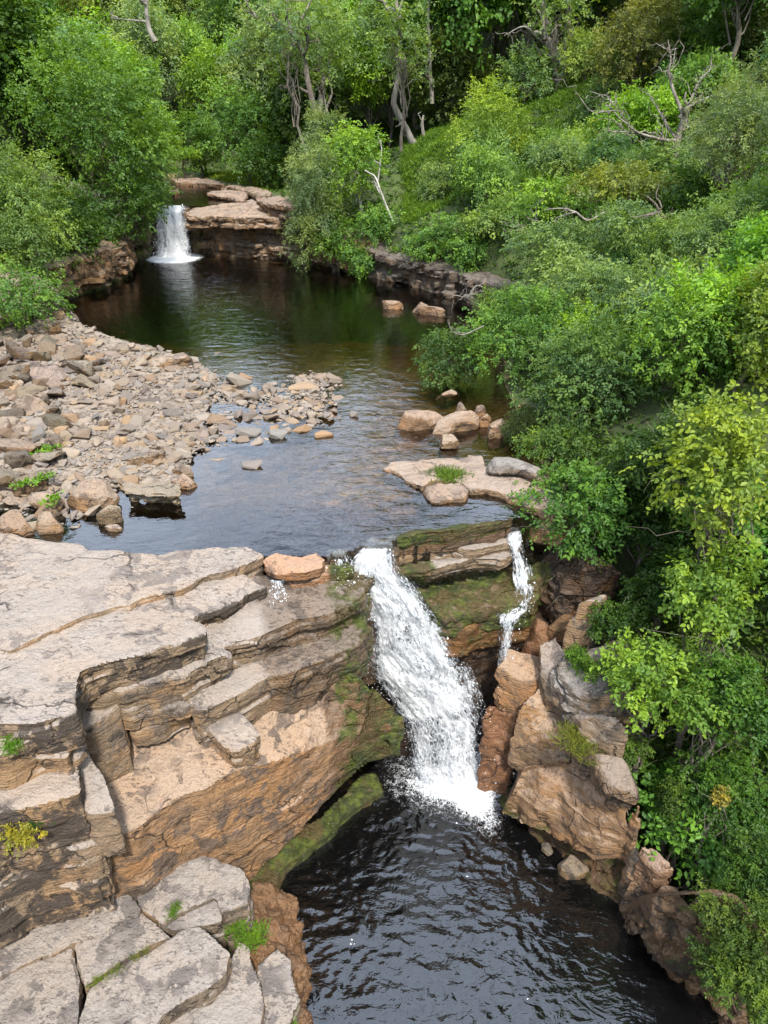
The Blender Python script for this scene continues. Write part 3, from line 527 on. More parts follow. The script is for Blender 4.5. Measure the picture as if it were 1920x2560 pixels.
rock('rock_ledge', [(690, 1440, 5.5, 2.5), (905, 1400, 5.6, 2.5), (960, 1384, 5.72, 2.5), (1000, 1384, 5.66, 2.5), (1000, 1360, 5.8, 2.5), (915, 1374, 5.84, 2.5), (860, 1390, 5.83, 2.5), (800, 1402, 5.8, 2.5), (700, 1420, 5.75, 2.5)], 2.5, 'dark wet sill that the main fall pours over', vox=.05, amp=.08, strata=.4, step=.05, moss=rw(.3), wet=rw(1.), mat=M_BROWN, color=(.8, .8, .75))
rock('rock_block', [(652, 1395, 5.97), (690, 1380, 5.97), (720, 1388, 5.97), (755, 1392, 5.97), (790, 1384, 5.97), (800, 1400, 5.94), (796, 1412, 5.93), (760, 1424, 5.93), (712, 1425, 5.93), (690, 1418, 5.94), (668, 1410, 5.95)], 5.7, 'bright orange sandstone block beside the lip of the main fall', 'rock block', vox=.028, amp=.05, strata=.12, step=.05, jag=.06, color=(1.18, .88, .68))
rock('rock_block', [(712, 1432, 5.72), (735, 1425, 5.74), (800, 1413, 5.72), (870, 1404, 5.7), (880, 1418, 5.68), (815, 1436, 5.66), (785, 1448, 5.62), (735, 1458, 5.6), (718, 1448, 5.66)], 5.25, 'rusty lower block under the bright orange one, mossy where the fall wets it', 'rock block', vox=.03, amp=.05, strata=.2, step=.05, color=(1.15, .86, .66), moss=lambda p, n: .9*sstep(-1.15, -.85, p[:, 0]), wet=lambda p, n: .8*sstep(-1.2, -.9, p[:, 0]))
# ------------------------------------------------------------------ boulders of the right wall
BR = dict(cat='boulder', jag=.03, step=.04, strata=1.5)
rock('boulder', [(1316, 1535, 3.95), (1340, 1512, 4.0), (1372, 1506, 4.0), (1374, 1550, 3.95), (1410, 1562, 3.9), (1413, 1580, 3.85), (1395, 1592, 3.8), (1360, 1598, 3.75), (1330, 1565, 3.85)], 2.6, 'wet orange boulder in the dark corner behind the thin side fall', mat=M_ROCK, amp=.12, vox=.045, color=(1.15, .80, .55), wet=rw(.55), **BR)
rock('boulder', [(1372, 1545, 4.15), (1378, 1522, 4.2), (1410, 1508, 4.2), (1452, 1515, 4.2), (1450, 1556, 4.1), (1415, 1565, 4.1)], 3.0, 'mossy ochre boulder tucked beside the wet orange one', mat=M_ROCK, amp=.12, vox=.05, color=(1.1, .8, .5), wet=rw(.6), moss=rw(.38), **BR)
rock('boulder', [(1305, 1600, 3.5), (1322, 1573, 3.55), (1345, 1578, 3.55), (1356, 1604, 3.5), (1352, 1625, 3.45), (1318, 1628, 3.4)], 2.2, 'dark reddish boulder half hidden behind the tan rounded boulder', mat=M_ROCK, amp=.10, vox=.045, color=(.8, .52, .38), wet=rw(.5), **BR)
rock('boulder', [(1244, 1668, 3.3, 2.3), (1254, 1652, 3.36, 2.3), (1266, 1632, 3.42, 2.3), (1274, 1617, 3.45, 2.3), (1300, 1622, 3.45, 2.3), (1350, 1632, 3.45, 2.3), (1356, 1668, 3.4, 2.3), (1354, 1692, 3.3, 2.3), (1334, 1706, 3.2, 2.3), (1310, 1718, 3.12, 2.3), (1296, 1718, 3.12, 2.3), (1276, 1702, 3.15, 2.3), (1252, 1700, 3.1, 2.3)], 2.3, 'smooth tan rounded boulder topping the right wall beside the main fall', amp=.13, vox=.036, lean=.02, color=(1.1, .9, .70), facets=2, **BR)
rock('boulder', [(1206, 1800, 2.1, -.6), (1212, 1772, 2.3, -.6), (1222, 1745, 2.5, -.6), (1240, 1738, 2.55, -.6), (1275, 1765, 2.4, -.6), (1296, 1772, 2.4, -.6), (1290, 1815, 2.1, -.6), (1292, 1835, 1.9, -.6), (1262, 1862, 1.6, -.6), (1238, 1860, 1.5, -.6), (1215, 1840, 1.7, -.6)], -.6, 'reddish brown polished boulder standing in the spray of the main fall', amp=.15, vox=.04, lean=.02, color=(.92, .62, .45), wet=rw(.42), facets=2, **BR)
rock('boulder', [(1290, 1778, 2.75, 1.3), (1320, 1745, 2.95, 1.3), (1352, 1712, 3.15, 1.3), (1372, 1722, 3.15, 1.3), (1410, 1785, 2.9, 1.3), (1426, 1838, 2.5, 1.3), (1424, 1898, 2.1, 1.0), (1376, 1896, 2.0, 1.0), (1334, 1872, 2.05, 1.0), (1306, 1848, 2.1, 1.0), (1282, 1818, 2.3, 1.1)], 1.1, 'cream coloured split boulder in the middle of the right wall', amp=.12, vox=.038, lean=-.08, color=(1.1, .98, .84), facets=2, **BR)
rock('rock_slab', [(1350, 1614, 3.9), (1372, 1598, 3.95), (1388, 1590, 3.95), (1412, 1630, 3.95), (1425, 1690, 3.7), (1458, 1760, 3.35), (1452, 1780, 3.2), (1410, 1775, 3.1), (1368, 1718, 3.3), (1354, 1682, 3.5)], 2.4, 'leaning grey slab between the tan boulder and the leafy bank', 'rock slab', vox=.04, amp=.08, strata=.5, step=.06, stain=.1, color=(.84, .84, .84))
rock('rock_wall', [(1255, 1950, 1.35, .35), (1272, 1905, 1.7, .4), (1300, 1850, 2.0, .5), (1340, 1866, 2.05, .6), (1376, 1890, 2.1, .6), (1424, 1890, 2.2, .7), (1480, 1890, 2.5, .7), (1545, 1960, 2.6, .8), (1602, 2005, 2.6, .9), (1600, 2050, 2.2, .9), (1588, 2088, 1.6, .9), (1556, 2112, 1.25, .85), (1490, 2112, 1.15, .75), (1440, 2080, 1.15, .7), (1395, 2048, 1.1, .6), (1334, 2018, 1.1, .5), (1298, 1985, 1.1, .4)], .5, 'massive orange-brown rock face overhanging the pool below the split boulder', 'rock wall', vox=.042, amp=.10, strata=.8, step=.08, jag=.05, facets=4, lean=.05, stain=.05, color=(1.02, .85, .68), moss=lambda p, n: .45*sstep(1.2, .6, p[:, 2])*(p[:, 0] > 2.0))
rock('rock_slab', [(1478, 1880, 3.2), (1512, 1868, 3.3), (1565, 1880, 3.3), (1600, 1955, 3.1), (1606, 1982, 3.0), (1560, 1982, 2.95), (1518, 1966, 2.95), (1498, 1925, 3.05)], 2.4, 'dark-faced overhanging slab below the grassy tufts of the right wall', 'rock slab', vox=.04, amp=.12, strata=.25, step=.08, stain=.42, color=(.8, .74, .68), facets=5)
rock('rock_block', [(1404, 1765, 3.5), (1440, 1755, 3.6), (1470, 1768, 3.7), (1540, 1800, 3.7), (1575, 1830, 3.6), (1560, 1860, 3.4), (1500, 1850, 3.3), (1450, 1830, 3.2), (1425, 1815, 3.1)], 2.2, 'grey lichened block under the yellow-green leaves of the right bank', 'rock block', vox=.045, amp=.1, strata=.4, stain=.25, color=(.85, .84, .82))
rock('rock_block', [(1414, 1548, 4.55), (1450, 1532, 4.6), (1480, 1530, 4.6), (1482, 1560, 4.5), (1450, 1568, 4.5), (1420, 1565, 4.5)], 3.6, 'small squared grey stone perched above the leaning grey slab', 'rock block', vox=.035, amp=.06, strata=.6, color=(.85, .83, .8), stain=.1)
rock('rock_block', [(1445, 1498, 5.0), (1475, 1485, 5.05), (1500, 1470, 5.1), (1520, 1490, 5.0), (1500, 1512, 4.95), (1462, 1515, 4.9)], 3.8, 'pale angular stone below the lowest branches of the green bush', 'rock block', vox=.04, amp=.08, strata=.4, color=(.95, .93, .9))
rock('rock_block', [(1400, 1610, 4.1), (1450, 1590, 4.2), (1500, 1580, 4.3), (1580, 1600, 4.5), (1640, 1640, 4.6), (1640, 1700, 4.3), (1560, 1720, 4.0), (1480, 1730, 3.8), (1440, 1720, 3.7), (1415, 1680, 3.8)], 2.4, 'broken brown outcrop carrying the bright fern-like shrub', 'rock block', vox=.055, amp=.22, strata=.3, step=.12, stain=.2, mat=M_GREY)
rock('rock_block', [(1500, 1420, 5.2), (1420, 1440, 4.9), (1380, 1440, 4.7), (1340, 1420, 4.6), (1350, 1360, 4.8), (1420, 1340, 5.2), (1560, 1380, 5.4)], 3.4, 'shadowy brown outcrop beneath the green bush beside the thin fall', 'rock block', vox=.06, amp=.2, strata=.4, step=.12, mat=M_GREY, color=(.6, .5, .42), wet=rw(.5))
rock('rock_slab', [(1600, 2112, 1.75), (1640, 2118, 1.8), (1674, 2150, 1.8), (1690, 2178, 1.7), (1650, 2176, 1.55), (1625, 2150, 1.6)], .5, 'pinkish wedge slab leaning in the lower right wall', 'rock slab', vox=.035, amp=.08, strata=.4, step=.05, color=(1.05, .86, .74))
rock('boulder', [(1570, 2118, 1.5), (1600, 2095, 1.6), (1630, 2150, 1.5), (1640, 2180, 1.35), (1600, 2170, 1.2), (1575, 2150, 1.25)], .2, 'mottled grey-green rock at the foot of the overhanging face', mat=M_GREY, amp=.14, vox=.04, moss=rw(.25), color=(1.2, 1.1, .95), **BR)
rock('boulder', [(1634, 2205, 1.5), (1655, 2182, 1.55), (1690, 2180, 1.6), (1718, 2212, 1.5), (1722, 2240, 1.35), (1700, 2262, 1.1), (1672, 2258, 1.1), (1640, 2232, 1.2)], .2, 'sunlit tan boulder low on the right wall', amp=.12, vox=.035, lean=-.05, color=(1.1, .9, .72), **BR)
rock('boulder', [(1592, 2238, .9), (1612, 2222, 1.0), (1650, 2240, 1.0), (1690, 2268, .95), (1712, 2290, .8), (1690, 2305, .6), (1630, 2306, .5), (1605, 2280, .6)], -.6, 'dark brown boulder under the sunlit tan boulder', mat=M_BROWN, amp=.13, vox=.04, wet=rw(.35), **BR)
rock('boulder', [(1574, 2185, 1.1), (1590, 2170, 1.15), (1625, 2195, 1.1), (1634, 2225, .9), (1605, 2230, .7), (1580, 2210, .8)], -.2, 'small umber boulder left of the sunlit tan boulder', mat=M_BROWN, amp=.1, vox=.035, **BR)
rock('boulder', [(1700, 2255, 1.4), (1725, 2225, 1.6), (1775, 2245, 1.7), (1790, 2290, 1.5), (1760, 2320, 1.1), (1715, 2295, 1.1)], .0, 'jagged tan rock half covered by the berry bush', amp=.14, vox=.04, color=(1.0, .84, .7), **BR)
rock('rock_wall', [(1700, 2100, 3.0, -.6), (1650, 2040, 3.1, -.6), (1612, 2030, 2.7, .5), (1622, 2095, 2.4, .3), (1690, 2160, 2.3, -.6), (1755, 2225, 2.1, -.8), (1830, 2310, 1.7, -1), (1930, 2420, 1.4, -1), (2060, 2560, 1.3, -1), (2200, 2500, 3.0, -1), (2000, 2300, 3.4, -1), (1850, 2180, 3.2, -1)], -.6, 'stained brown rock wall dropping into the dark end of the pool', 'rock wall', vox=.055, amp=.3, strata=.7, step=.2, stain=.34, moss=rw(.36), wet=rw(.4), mat=M_BROWN, color=(.62, .58, .52), facets=14)  # besides stain and moss, the low tint paints in shade from overhanging plants
rock('rock_wall', [(1262, 1965, .35), (1300, 1985, .5), (1400, 2050, .6), (1500, 2110, .7), (1590, 2100, .8), (1640, 2200, .6), (1700, 2300, .5), (1800, 2400, .5), (1900, 2500, .5), (1880, 2530, .0), (1760, 2462, .0), (1640, 2362, .0), (1500, 2238, .0), (1385, 2116, .0), (1290, 2032, .0), (1250, 1985, .0)], -1.4, 'dark mossy rock base at the waterline under the overhanging face', 'rock wall', vox=.05, amp=.2, strata=.3, step=.15, jag=.15, moss=rw(.5), wet=rw(1.), mat=M_BROWN, color=(.5, .46, .4))  # wet and mossy; its tint is darkened further for shade along the bank
WATERLINE = [(1432, 2160, 36, 'rounded grey stone standing in the shallows below the overhanging face'), (1370, 2112, 20, 'little pale stone wetted by the pool under the overhang'), (1455, 2118, 24, 'mossy stone wedged above the rounded grey stone'), (1500, 2178, 20, 'thin upright stone at the green seep')]
# ================================================================== rocks in the upper pool, right side
rock('rock_island', [(967, 1173, UP+.03), (986, 1160, UP+.05), (1055, 1148, UP+.08), (1121, 1141, UP+.1), (1202, 1141, UP+.14), (1221, 1160, UP+.16), (1296, 1176, UP+.2), (1359, 1196, UP+.2), (1420, 1213, UP+.2), (1420, 1290, UP+.2), (1359, 1276, UP+.18), (1312, 1264, UP+.17), (1296, 1246, UP+.15), (1274, 1244, UP+.14), (1249, 1225, UP+.14), (1218, 1219, UP+.14), (1177, 1222, UP+.13), (1150, 1208, UP+.12), (1077, 1203, UP+.1), (1058, 1218, UP+.1), (1014, 1199, UP+.07)], UP-.6,
     'flat pinkish rock island with a grass tuft in the upper pool', 'rock island', vox=.045, amp=.08, strata=.2, step=.07, jag=.08, color=(1.02, .93, .85))
rock('rock_slab', [(1061, 1221, UP+.11), (1096, 1211, UP+.12), (1146, 1212, UP+.12), (1168, 1227, UP+.12), (1161, 1243, UP+.1), (1124, 1250, UP+.09), (1089, 1252, UP+.08), (1072, 1240, UP+.09)], UP-.5, 'rounded lobe of brown rock broken off the front of the flat island', 'rock slab', vox=.04, amp=.08, strata=.2, step=.06, jag=.05, color=(.95, .85, .76))
rock('boulder', [(1216, 1140, UP+.5), (1245, 1125, UP+.55), (1280, 1120, UP+.6), (1330, 1150, UP+.6), (1390, 1180, UP+.6), (1375, 1190, UP+.5), (1312, 1172, UP+.45), (1260, 1165, UP+.45), (1226, 1158, UP+.45)], UP+.1, 'dark rough-edged rock resting on the back of the flat island', mat=M_GREY, amp=.14, vox=.045, stain=.3, cat='boulder', step=.1, strata=.2, lean=.2)
for pts, zb, lab, cl in [
    ([(989, 1042, UP+.35), (1000, 1012, UP+.55), (1012, 1006, UP+.55), (1040, 1016, UP+.5), (1085, 1020, UP+.45), (1118, 1012, UP+.45), (1130, 1016, UP+.4), (1102, 1032, UP+.38), (1050, 1042, UP+.35), (1010, 1046, UP+.33)], UP-.4, 'long pale boulder at the left end of the pool crossing, pointing up', (1.05, .9, .78)),
    ([(1064, 1043, UP+.4), (1086, 1032, UP+.45), (1110, 1021, UP+.5), (1158, 1014, UP+.52), (1198, 1023, UP+.5), (1192, 1033, UP+.45), (1158, 1042, UP+.38), (1110, 1056, UP+.33), (1085, 1052, UP+.36)], UP-.4, 'broad tilted slab-like boulder in the middle of the pool crossing', (1.02, .9, .78)),
    ([(1191, 1040, UP+.25), (1203, 1028, UP+.4), (1216, 1020, UP+.45), (1232, 1028, UP+.38), (1222, 1040, UP+.3), (1206, 1050, UP+.2)], UP-.4, 'small pointed boulder between the broad tilted boulder and the bushes', (1.0, .86, .72)),
    ([(1224, 1042, UP+.4), (1250, 1032, UP+.42), (1275, 1036, UP+.42), (1268, 1062, UP+.34), (1226, 1064, UP+.34)], UP-.4, 'squared tan boulder under the edge of the willow shrub', (1.05, .9, .75)),
    ([(1098, 1092, UP+.26), (1106, 1080, UP+.3), (1126, 1080, UP+.3), (1146, 1090, UP+.26), (1150, 1100, UP+.2), (1136, 1108, UP+.16), (1104, 1102, UP+.18)], UP-.2, 'single rounded stone standing alone in the brown water near the island', (1.0, .92, .8)),
    ([(1132, 1004, UP+.3), (1146, 994, UP+.35), (1168, 1000, UP+.33), (1160, 1014, UP+.25), (1138, 1014, UP+.22)], UP-.3, 'grey stone behind the broad tilted boulder', (.85, .82, .8)),
    ([(1186, 1006, UP+.4), (1200, 997, UP+.45), (1217, 1002, UP+.42), (1208, 1016, UP+.3), (1188, 1016, UP+.3)], UP-.3, 'brown stone in the shade of the overhanging bush', (.8, .7, .62)),
    ([(1088, 980, UP+.07), (1120, 972, UP+.09), (1152, 970, UP+.1), (1150, 977, UP+.08), (1110, 983, UP+.05)], UP-.2, 'thin flat pale stone barely above water by the bush', (1.05, .95, .85)),
    ([(955, 750, UP+.3), (968, 744, UP+.4), (1000, 746, UP+.38), (1012, 756, UP+.25), (985, 764, UP+.15), (958, 762, UP+.15)], UP-.3, 'low pinkish boulder lying alone off the far right cliff', (1.0, .85, .74)),
    ([(1022, 760, UP+.3), (1040, 752, UP+.35), (1075, 748, UP+.6), (1105, 752, UP+.6), (1115, 768, UP+.3), (1070, 774, UP+.2), (1030, 772, UP+.15)], UP-.3, 'brown shaded rocks heaped at the foot of the far right cliff', (.8, .68, .58))]:
    rock('boulder', pts, zb, lab, mat=M_ROCK, color=cl, vox=.034, amp=.12, facets=10, **BR)
# ================================================================== left gravel bar: larger rocks
for nm, pts, zb, lab, cl, stn, kw in [
    ('boulder', [(366, 893, UP+.5), (372, 884, UP+.55), (430, 874, UP+.55), (478, 868, UP+.55), (484, 880, UP+.5), (470, 890, UP+.42), (400, 902, UP+.4), (370, 903, UP+.42)], UP-.2, 'long pale slab boulder on the far water edge of the stony bar', (.98, .93, .86), .0, {}),
    ('boulder', [(262, 866, UP+.5), (285, 858, UP+.55), (336, 860, UP+.55), (338, 878, UP+.45), (300, 884, UP+.4), (266, 882, UP+.42)], UP-.2, 'lichen-topped squarish boulder on the far edge of the stony bar', (.8, .78, .7), .1, {}),
    ('rock_slab', [(308, 1204, UP+.36), (360, 1198, UP+.38), (415, 1202, UP+.38), (449, 1208, UP+.36), (455, 1230, UP+.33), (450, 1240, UP+.3), (400, 1236, UP+.3), (340, 1232, UP+.3), (308, 1228, UP+.32)], UP-.02, 'dark mossy layered slab overhanging the brown water at the front of the bar', (.78, .76, .66), .2, dict(lean=.25, step=.12, strata=.09)),
    ('boulder', [(413, 1150, UP+.32), (440, 1146, UP+.34), (480, 1160, UP+.34), (483, 1174, UP+.28), (460, 1176, UP+.22), (420, 1164, UP+.24)], UP-.2, 'blackened rock on the bar edge above the knobbly pinkish rock', (.55, .5, .45), .35, {}),
    ('boulder', [(428, 1178, UP+.3), (450, 1170, UP+.34), (480, 1184, UP+.3), (488, 1200, UP+.22), (462, 1204, UP+.16), (432, 1196, UP+.2)], UP-.3, 'knobbly pinkish rock at the water corner of the bar', (.95, .86, .8), .0, {}),
    ('boulder', [(160, 1200, UP+.5), (190, 1188, UP+.6), (240, 1186, UP+.6), (282, 1200, UP+.55), (276, 1222, UP+.42), (240, 1246, UP+.3), (205, 1256, UP+.2), (180, 1240, UP+.3)], UP-.2, 'great tilted grey-brown boulder at the front of the stony bar', (.95, .87, .78), .05, dict(amp=.16)),
    ('boulder', [(240, 1262, UP+.36), (262, 1246, UP+.42), (290, 1250, UP+.4), (300, 1270, UP+.3), (270, 1284, UP+.22), (245, 1280, UP+.24)], UP-.3, 'mossy lump of rock between tilted boulder and layered slab', (.8, .76, .66), .1, dict(moss=rw(.3))),
    ('rock_slab', [(312, 1146, UP+.3), (350, 1134, UP+.34), (404, 1120, UP+.36), (412, 1130, UP+.32), (370, 1144, UP+.26), (320, 1156, UP+.24)], UP-.1, 'thin dark-edged ridge of rock breaking through the stones', (.8, .74, .66), .25, {}),
    ('boulder', [(0, 905, UP+1.0), (30, 886, UP+1.1), (60, 892, UP+1.05), (66, 930, UP+.8), (50, 948, UP+.6), (10, 950, UP+.6), (-30, 930, UP+.8)], UP-.1, 'black and white lichened boulder at the left edge of the bar', (.6, .58, .54), .25, dict(amp=.18)),
    ('boulder', [(20, 985, UP+.8), (60, 966, UP+.9), (115, 974, UP+.85), (125, 1005, UP+.6), (90, 1030, UP+.4), (40, 1034, UP+.4), (15, 1015, UP+.5)], UP-.1, 'large mottled grey boulder below the black and white one', (.85, .78, .7), .08, dict(amp=.18)),
    ('rock_slab', [(64, 920, UP+.7), (90, 905, UP+.75), (135, 940, UP+.5), (140, 965, UP+.35), (110, 968, UP+.35), (75, 945, UP+.5)], UP, 'sooty leaning slab right of the black and white boulder', (.45, .42, .4), .3, {}),
    ('rock_slab', [(5, 850, UP+1.2), (25, 842, UP+1.25), (80, 885, UP+.8), (70, 898, UP+.7), (30, 880, UP+.9)], UP+.1, 'dark tilted flagstone under the bush at the top of the bar', (.4, .38, .36), .2, {}),
    ('boulder', [(85, 850, UP+.9), (120, 838, UP+.9), (145, 858, UP+.8), (140, 885, UP+.6), (100, 890, UP+.6)], UP, 'brown mossy boulder beside the dark tilted flagstone', (.6, .52, .42), .2, dict(moss=rw(.2))),
    ('boulder', [(168, 826, UP+.45), (175, 810, UP+.5), (203, 812, UP+.5), (206, 828, UP+.4), (190, 836, UP+.35)], UP-.2, 'squared orange stone at the water below the left bush', (1.15, .88, .66), -.5, {}),
    ('boulder', [(165, 790, UP+.5), (182, 774, UP+.6), (198, 782, UP+.5), (190, 796, UP+.4), (172, 800, UP+.4)], UP-.2, 'dark wet stone behind the squared orange stone', (.5, .45, .4), .2, {}),
    ('boulder', [(140, 865, UP+.45), (160, 852, UP+.5), (175, 862, UP+.45), (170, 880, UP+.35), (148, 884, UP+.35)], UP, 'chunky brown rock on the inner edge of the bar', (.75, .64, .54), .1, {}),
    ('rock_slab', [(95, 900, UP+.6), (150, 880, UP+.6), (210, 884, UP+.5), (205, 905, UP+.35), (160, 910, UP+.35), (120, 915, UP+.4)], UP, 'long grey flagstone at the head of the bar', (.72, .68, .6), .15, {}),
    ('rock_slab', [(0, 1075, UP+.45), (30, 1040, UP+.5), (90, 1045, UP+.42), (130, 1075, UP+.3), (110, 1110, UP+.2), (40, 1115, UP+.25), (-20, 1105, UP+.3)], UP-.1, 'smooth brown rock apron below the mottled boulder', (.9, .8, .7), -.2, {}),
    ('rock_slab', [(25, 1200, UP+.45), (60, 1182, UP+.5), (105, 1178, UP+.42), (115, 1192, UP+.33), (80, 1206, UP+.3), (40, 1218, UP+.3)], UP-.1, 'dark mossy slab among weeds on the near part of the bar', (.6, .56, .48), .25, {}),
    ('boulder', [(70, 1225, UP+.4), (95, 1215, UP+.45), (150, 1230, UP+.4), (148, 1250, UP+.3), (110, 1258, UP+.25), (75, 1245, UP+.28)], UP-.1, 'pale flat boulder by the weeds at the near bar', (1.0, .9, .8), -.2, {}),
    ('boulder', [(80, 1280, UP+.42), (105, 1262, UP+.46), (145, 1275, UP+.4), (150, 1300, UP+.25), (120, 1318, UP+.15), (90, 1312, UP+.2)], UP-.2, 'pale knuckled boulder at the pool inlet next to the rock shelf', (.98, .9, .8), -.05, {}),
    ('boulder', [(0, 1262, UP+.5), (30, 1250, UP+.5), (70, 1270, UP+.45), (82, 1300, UP+.3), (50, 1322, UP+.2), (0, 1318, UP+.25), (-30, 1290, UP+.4)], UP-.1, 'broken brown boulder at the left end of the rock shelf', (.82, .72, .62), .12, dict(amp=.16)),
    ('boulder', [(254, 1310, UP+.14), (270, 1298, UP+.18), (305, 1304, UP+.16), (300, 1320, UP+.1), (276, 1326, UP+.06)], UP-.2, 'flat stone alone in the inlet before the rock shelf', (.95, .86, .78), -.2, {})]:
    a = dict(vox=.045, amp=.11, strata=.25, step=.06, jag=.04, stain=stn, color=cl, cat=nm.replace('_', ' ')); a.update(kw)
    rock(nm, pts, zb, lab, **a)
# ------------------------------------------------------------------ loose stones of the bar
def hull(rs, flat, n=15):
    bm = bmesh.new()
    for _ in range(n):
        v = rs.normal(size=3); v /= np.max(np.abs(v))**.75*np.linalg.norm(v)**.25; bm.verts.new((v[0], v[1]*rs.uniform(.6, .8), v[2]*flat))
    bmesh.ops.convex_hull(bm, input=bm.verts); bmesh.ops.delete(bm, geom=[v for v in bm.verts if not v.link_faces], context='VERTS')
    bmesh.ops.bevel(bm, geom=bm.edges[:], offset=.07, segments=1, affect='EDGES', clamp_overlap=True); bmesh.ops.triangulate(bm, faces=bm.faces)
    V = np.array([v.co[:] for v in bm.verts]); Fc = np.array([[v.index for v in f.verts] for f in (bm.verts.index_update() or bm.faces)]); bm.free()
    V[:, :2] /= np.abs(V[:, :2]).max(); return V, Fc
HUL = [hull(np.random.default_rng(50+k), f) for k, f in enumerate([.3, .38, .45, .5, .34, .55, .42, .28, .6, .36, .48, .4])]
STONE_ME = []
for k, (V, Fc) in enumerate(HUL):
    m_ = mesh_np('stone', V, Fc, False, None, {'var': np.full(len(Fc), (k+.5)/12)}); m_.materials.append(M_STONE); STONE_ME.append(m_)
def st_tag(o, l): return tag(o, l, 'stone', 'loose stones on the bar')
rs = np.random.default_rng(21)
NAMED = [(598, 947, 34, 'flat grey stone topped by another, in shallow water beyond the bar', (.9, .92, .9), .45), (610, 938, 22, 'yellowish stone resting behind the flat grey stone in the shallows', (1.2, 1.0, .75), .5), (695, 1080, 25, 'wedge stone with a blue-grey face at the pool end of the bar', (.95, .98, 1.), .8), (606, 1092, 18, 'upright brownish stone standing in water at the bar edge', (.9, .78, .68), .9),
         (630, 1152, 30, 'flat lozenge stone alone in the grey reflecting water', (.92, .86, .88), .3), (508, 1096, 15, 'steel-grey tilted stone at the water corner of the bar', (.75, .8, .82), .7), (492, 1114, 24, 'flat pale oval stone below the steel-grey one', (1.1, 1.05, 1.), .35), (810, 1082, 24, 'squared tan stone at the tip of the stony spit', (1.1, .93, .75), .75),
         (374, 1020, 30, 'broad flat blue-grey flagstone in the middle of the bar', (.72, .78, .8), .2), (305, 1103, 13, 'ochre squarish cobble standing on the near bar', (1.2, .95, .6), .9), (275, 1024, 26, 'pale grey-pink wedge lying across the middle of the bar', (1., .92, .86), .4), (440, 1090, 0, '', 0, 0),
         (885, 1030, 14, 'bluish splinter stone standing where the water spills over the spit', (.85, .88, .92), 1.1), (760, 965, 40, 'long pale flat slab on the spit in the pool', (1.08, 1.02, .96), .25), (800, 938, 20, 'tan stone at the far tip of the spit', (1.1, .9, .72), .6), (845, 988, 20, 'flat pale stone off the spit', (1.1, 1., .9), .3),
         (680, 1035, 22, 'cream block on the spit near the wedge stone', (1.18, 1., .8), .7), (215, 950, 28, 'yellow-buff slab leaning at the head of the bar', (1.15, .98, .76), .5), (620, 1072, 34, 'slim grey slab lying across the spit', (.92, .92, .9), .3), (570, 970, 26, 'buff slab at the far edge of the bar shallows', (1.1, .95, .75), .35)]
for x, y, r, lab, c_, fl in NAMED:
    if not r: continue
    c = P(x, y, UP+.1); s = r*pxm(x, y, c[1]); o = link('stone', STONE_ME[rs.integers(12)], None, None, (c[0], c[1], max(UP-.02, tz(c[0], c[1]))+s*.28*fl), c_)
    o.scale = (s, s, s*(.6+fl)); o.rotation_euler = (rs.uniform(-.2, .2), rs.uniform(-.2, .2), rs.uniform(-.35, .35)); st_tag(o, lab)
BARP = px2([(120, 850), (175, 795), (195, 830), (235, 866), (345, 884), (480, 900), (530, 925), (600, 965), (640, 945), (720, 945), (800, 922), (856, 945), (845, 1005), (850, 1050), (800, 1068), (760, 1080), (700, 1110), (600, 1112), (530, 1125), (490, 1175), (440, 1200), (300, 1240), (230, 1290), (100, 1330), (-150, 1330), (-150, 1000), (0, 900)], UP)
BIGP = px2([(-60, 905), (60, 860), (150, 870), (230, 905), (260, 960), (200, 1040), (160, 1120), (120, 1200), (60, 1290), (-80, 1300)], UP)
M_SLABROCK = [M_GREY, M_ROCK, M_BROWN]
BIG_ME = []
for k in range(6):
    V, Fc = hull(np.random.default_rng(500+k), [.35, .5, .28, .6, .42, .3][k], 18); bm = bmesh.new(); vs = [bm.verts.new(v) for v in V]
    for f in Fc: bm.faces.new([vs[i] for i in f])
    bmesh.ops.subdivide_edges(bm, edges=bm.edges[:], cuts=4, use_grid_fill=True); bmesh.ops.triangulate(bm, faces=bm.faces); bm.verts.index_update(); V = np.array([v.co[:] for v in bm.verts]); Fc = np.array([[v.index for v in f.verts] for f in bm.faces]); bm.free()
    V = V+nrmz(V)*(.07*fbm(V*2.2+k*5, 4, k))[:, None]; o_ = np.ones(len(V)); BIG_ME.append([mesh_np('stone', V, Fc, True, {'stain': o_*st-.3*(V[:, 2] > .1), 'moss': -o_, 'wet': -o_}) for st in (.12, .34)])
    for a_ in range(2): BIG_ME[-1][a_].materials.append(M_SLABROCK[(k+a_) % 2])
for k, (x, y, w, lab) in enumerate(WATERLINE):
    c = P(x, y, .2); q = w*pxm(x, y, c[1]); o = link('boulder', BIG_ME[(k+1) % 6][0], None, None, (c[0], c[1], .08), (.6, .58, .5)); o.scale = (q, q, q*1.5); o.rotation_euler = (.2*k, .3, 1.3*k); tag(o, lab, 'boulder')
lo, hi = BIGP[:, :2].min(0), BIGP[:, :2].max(0); got = []
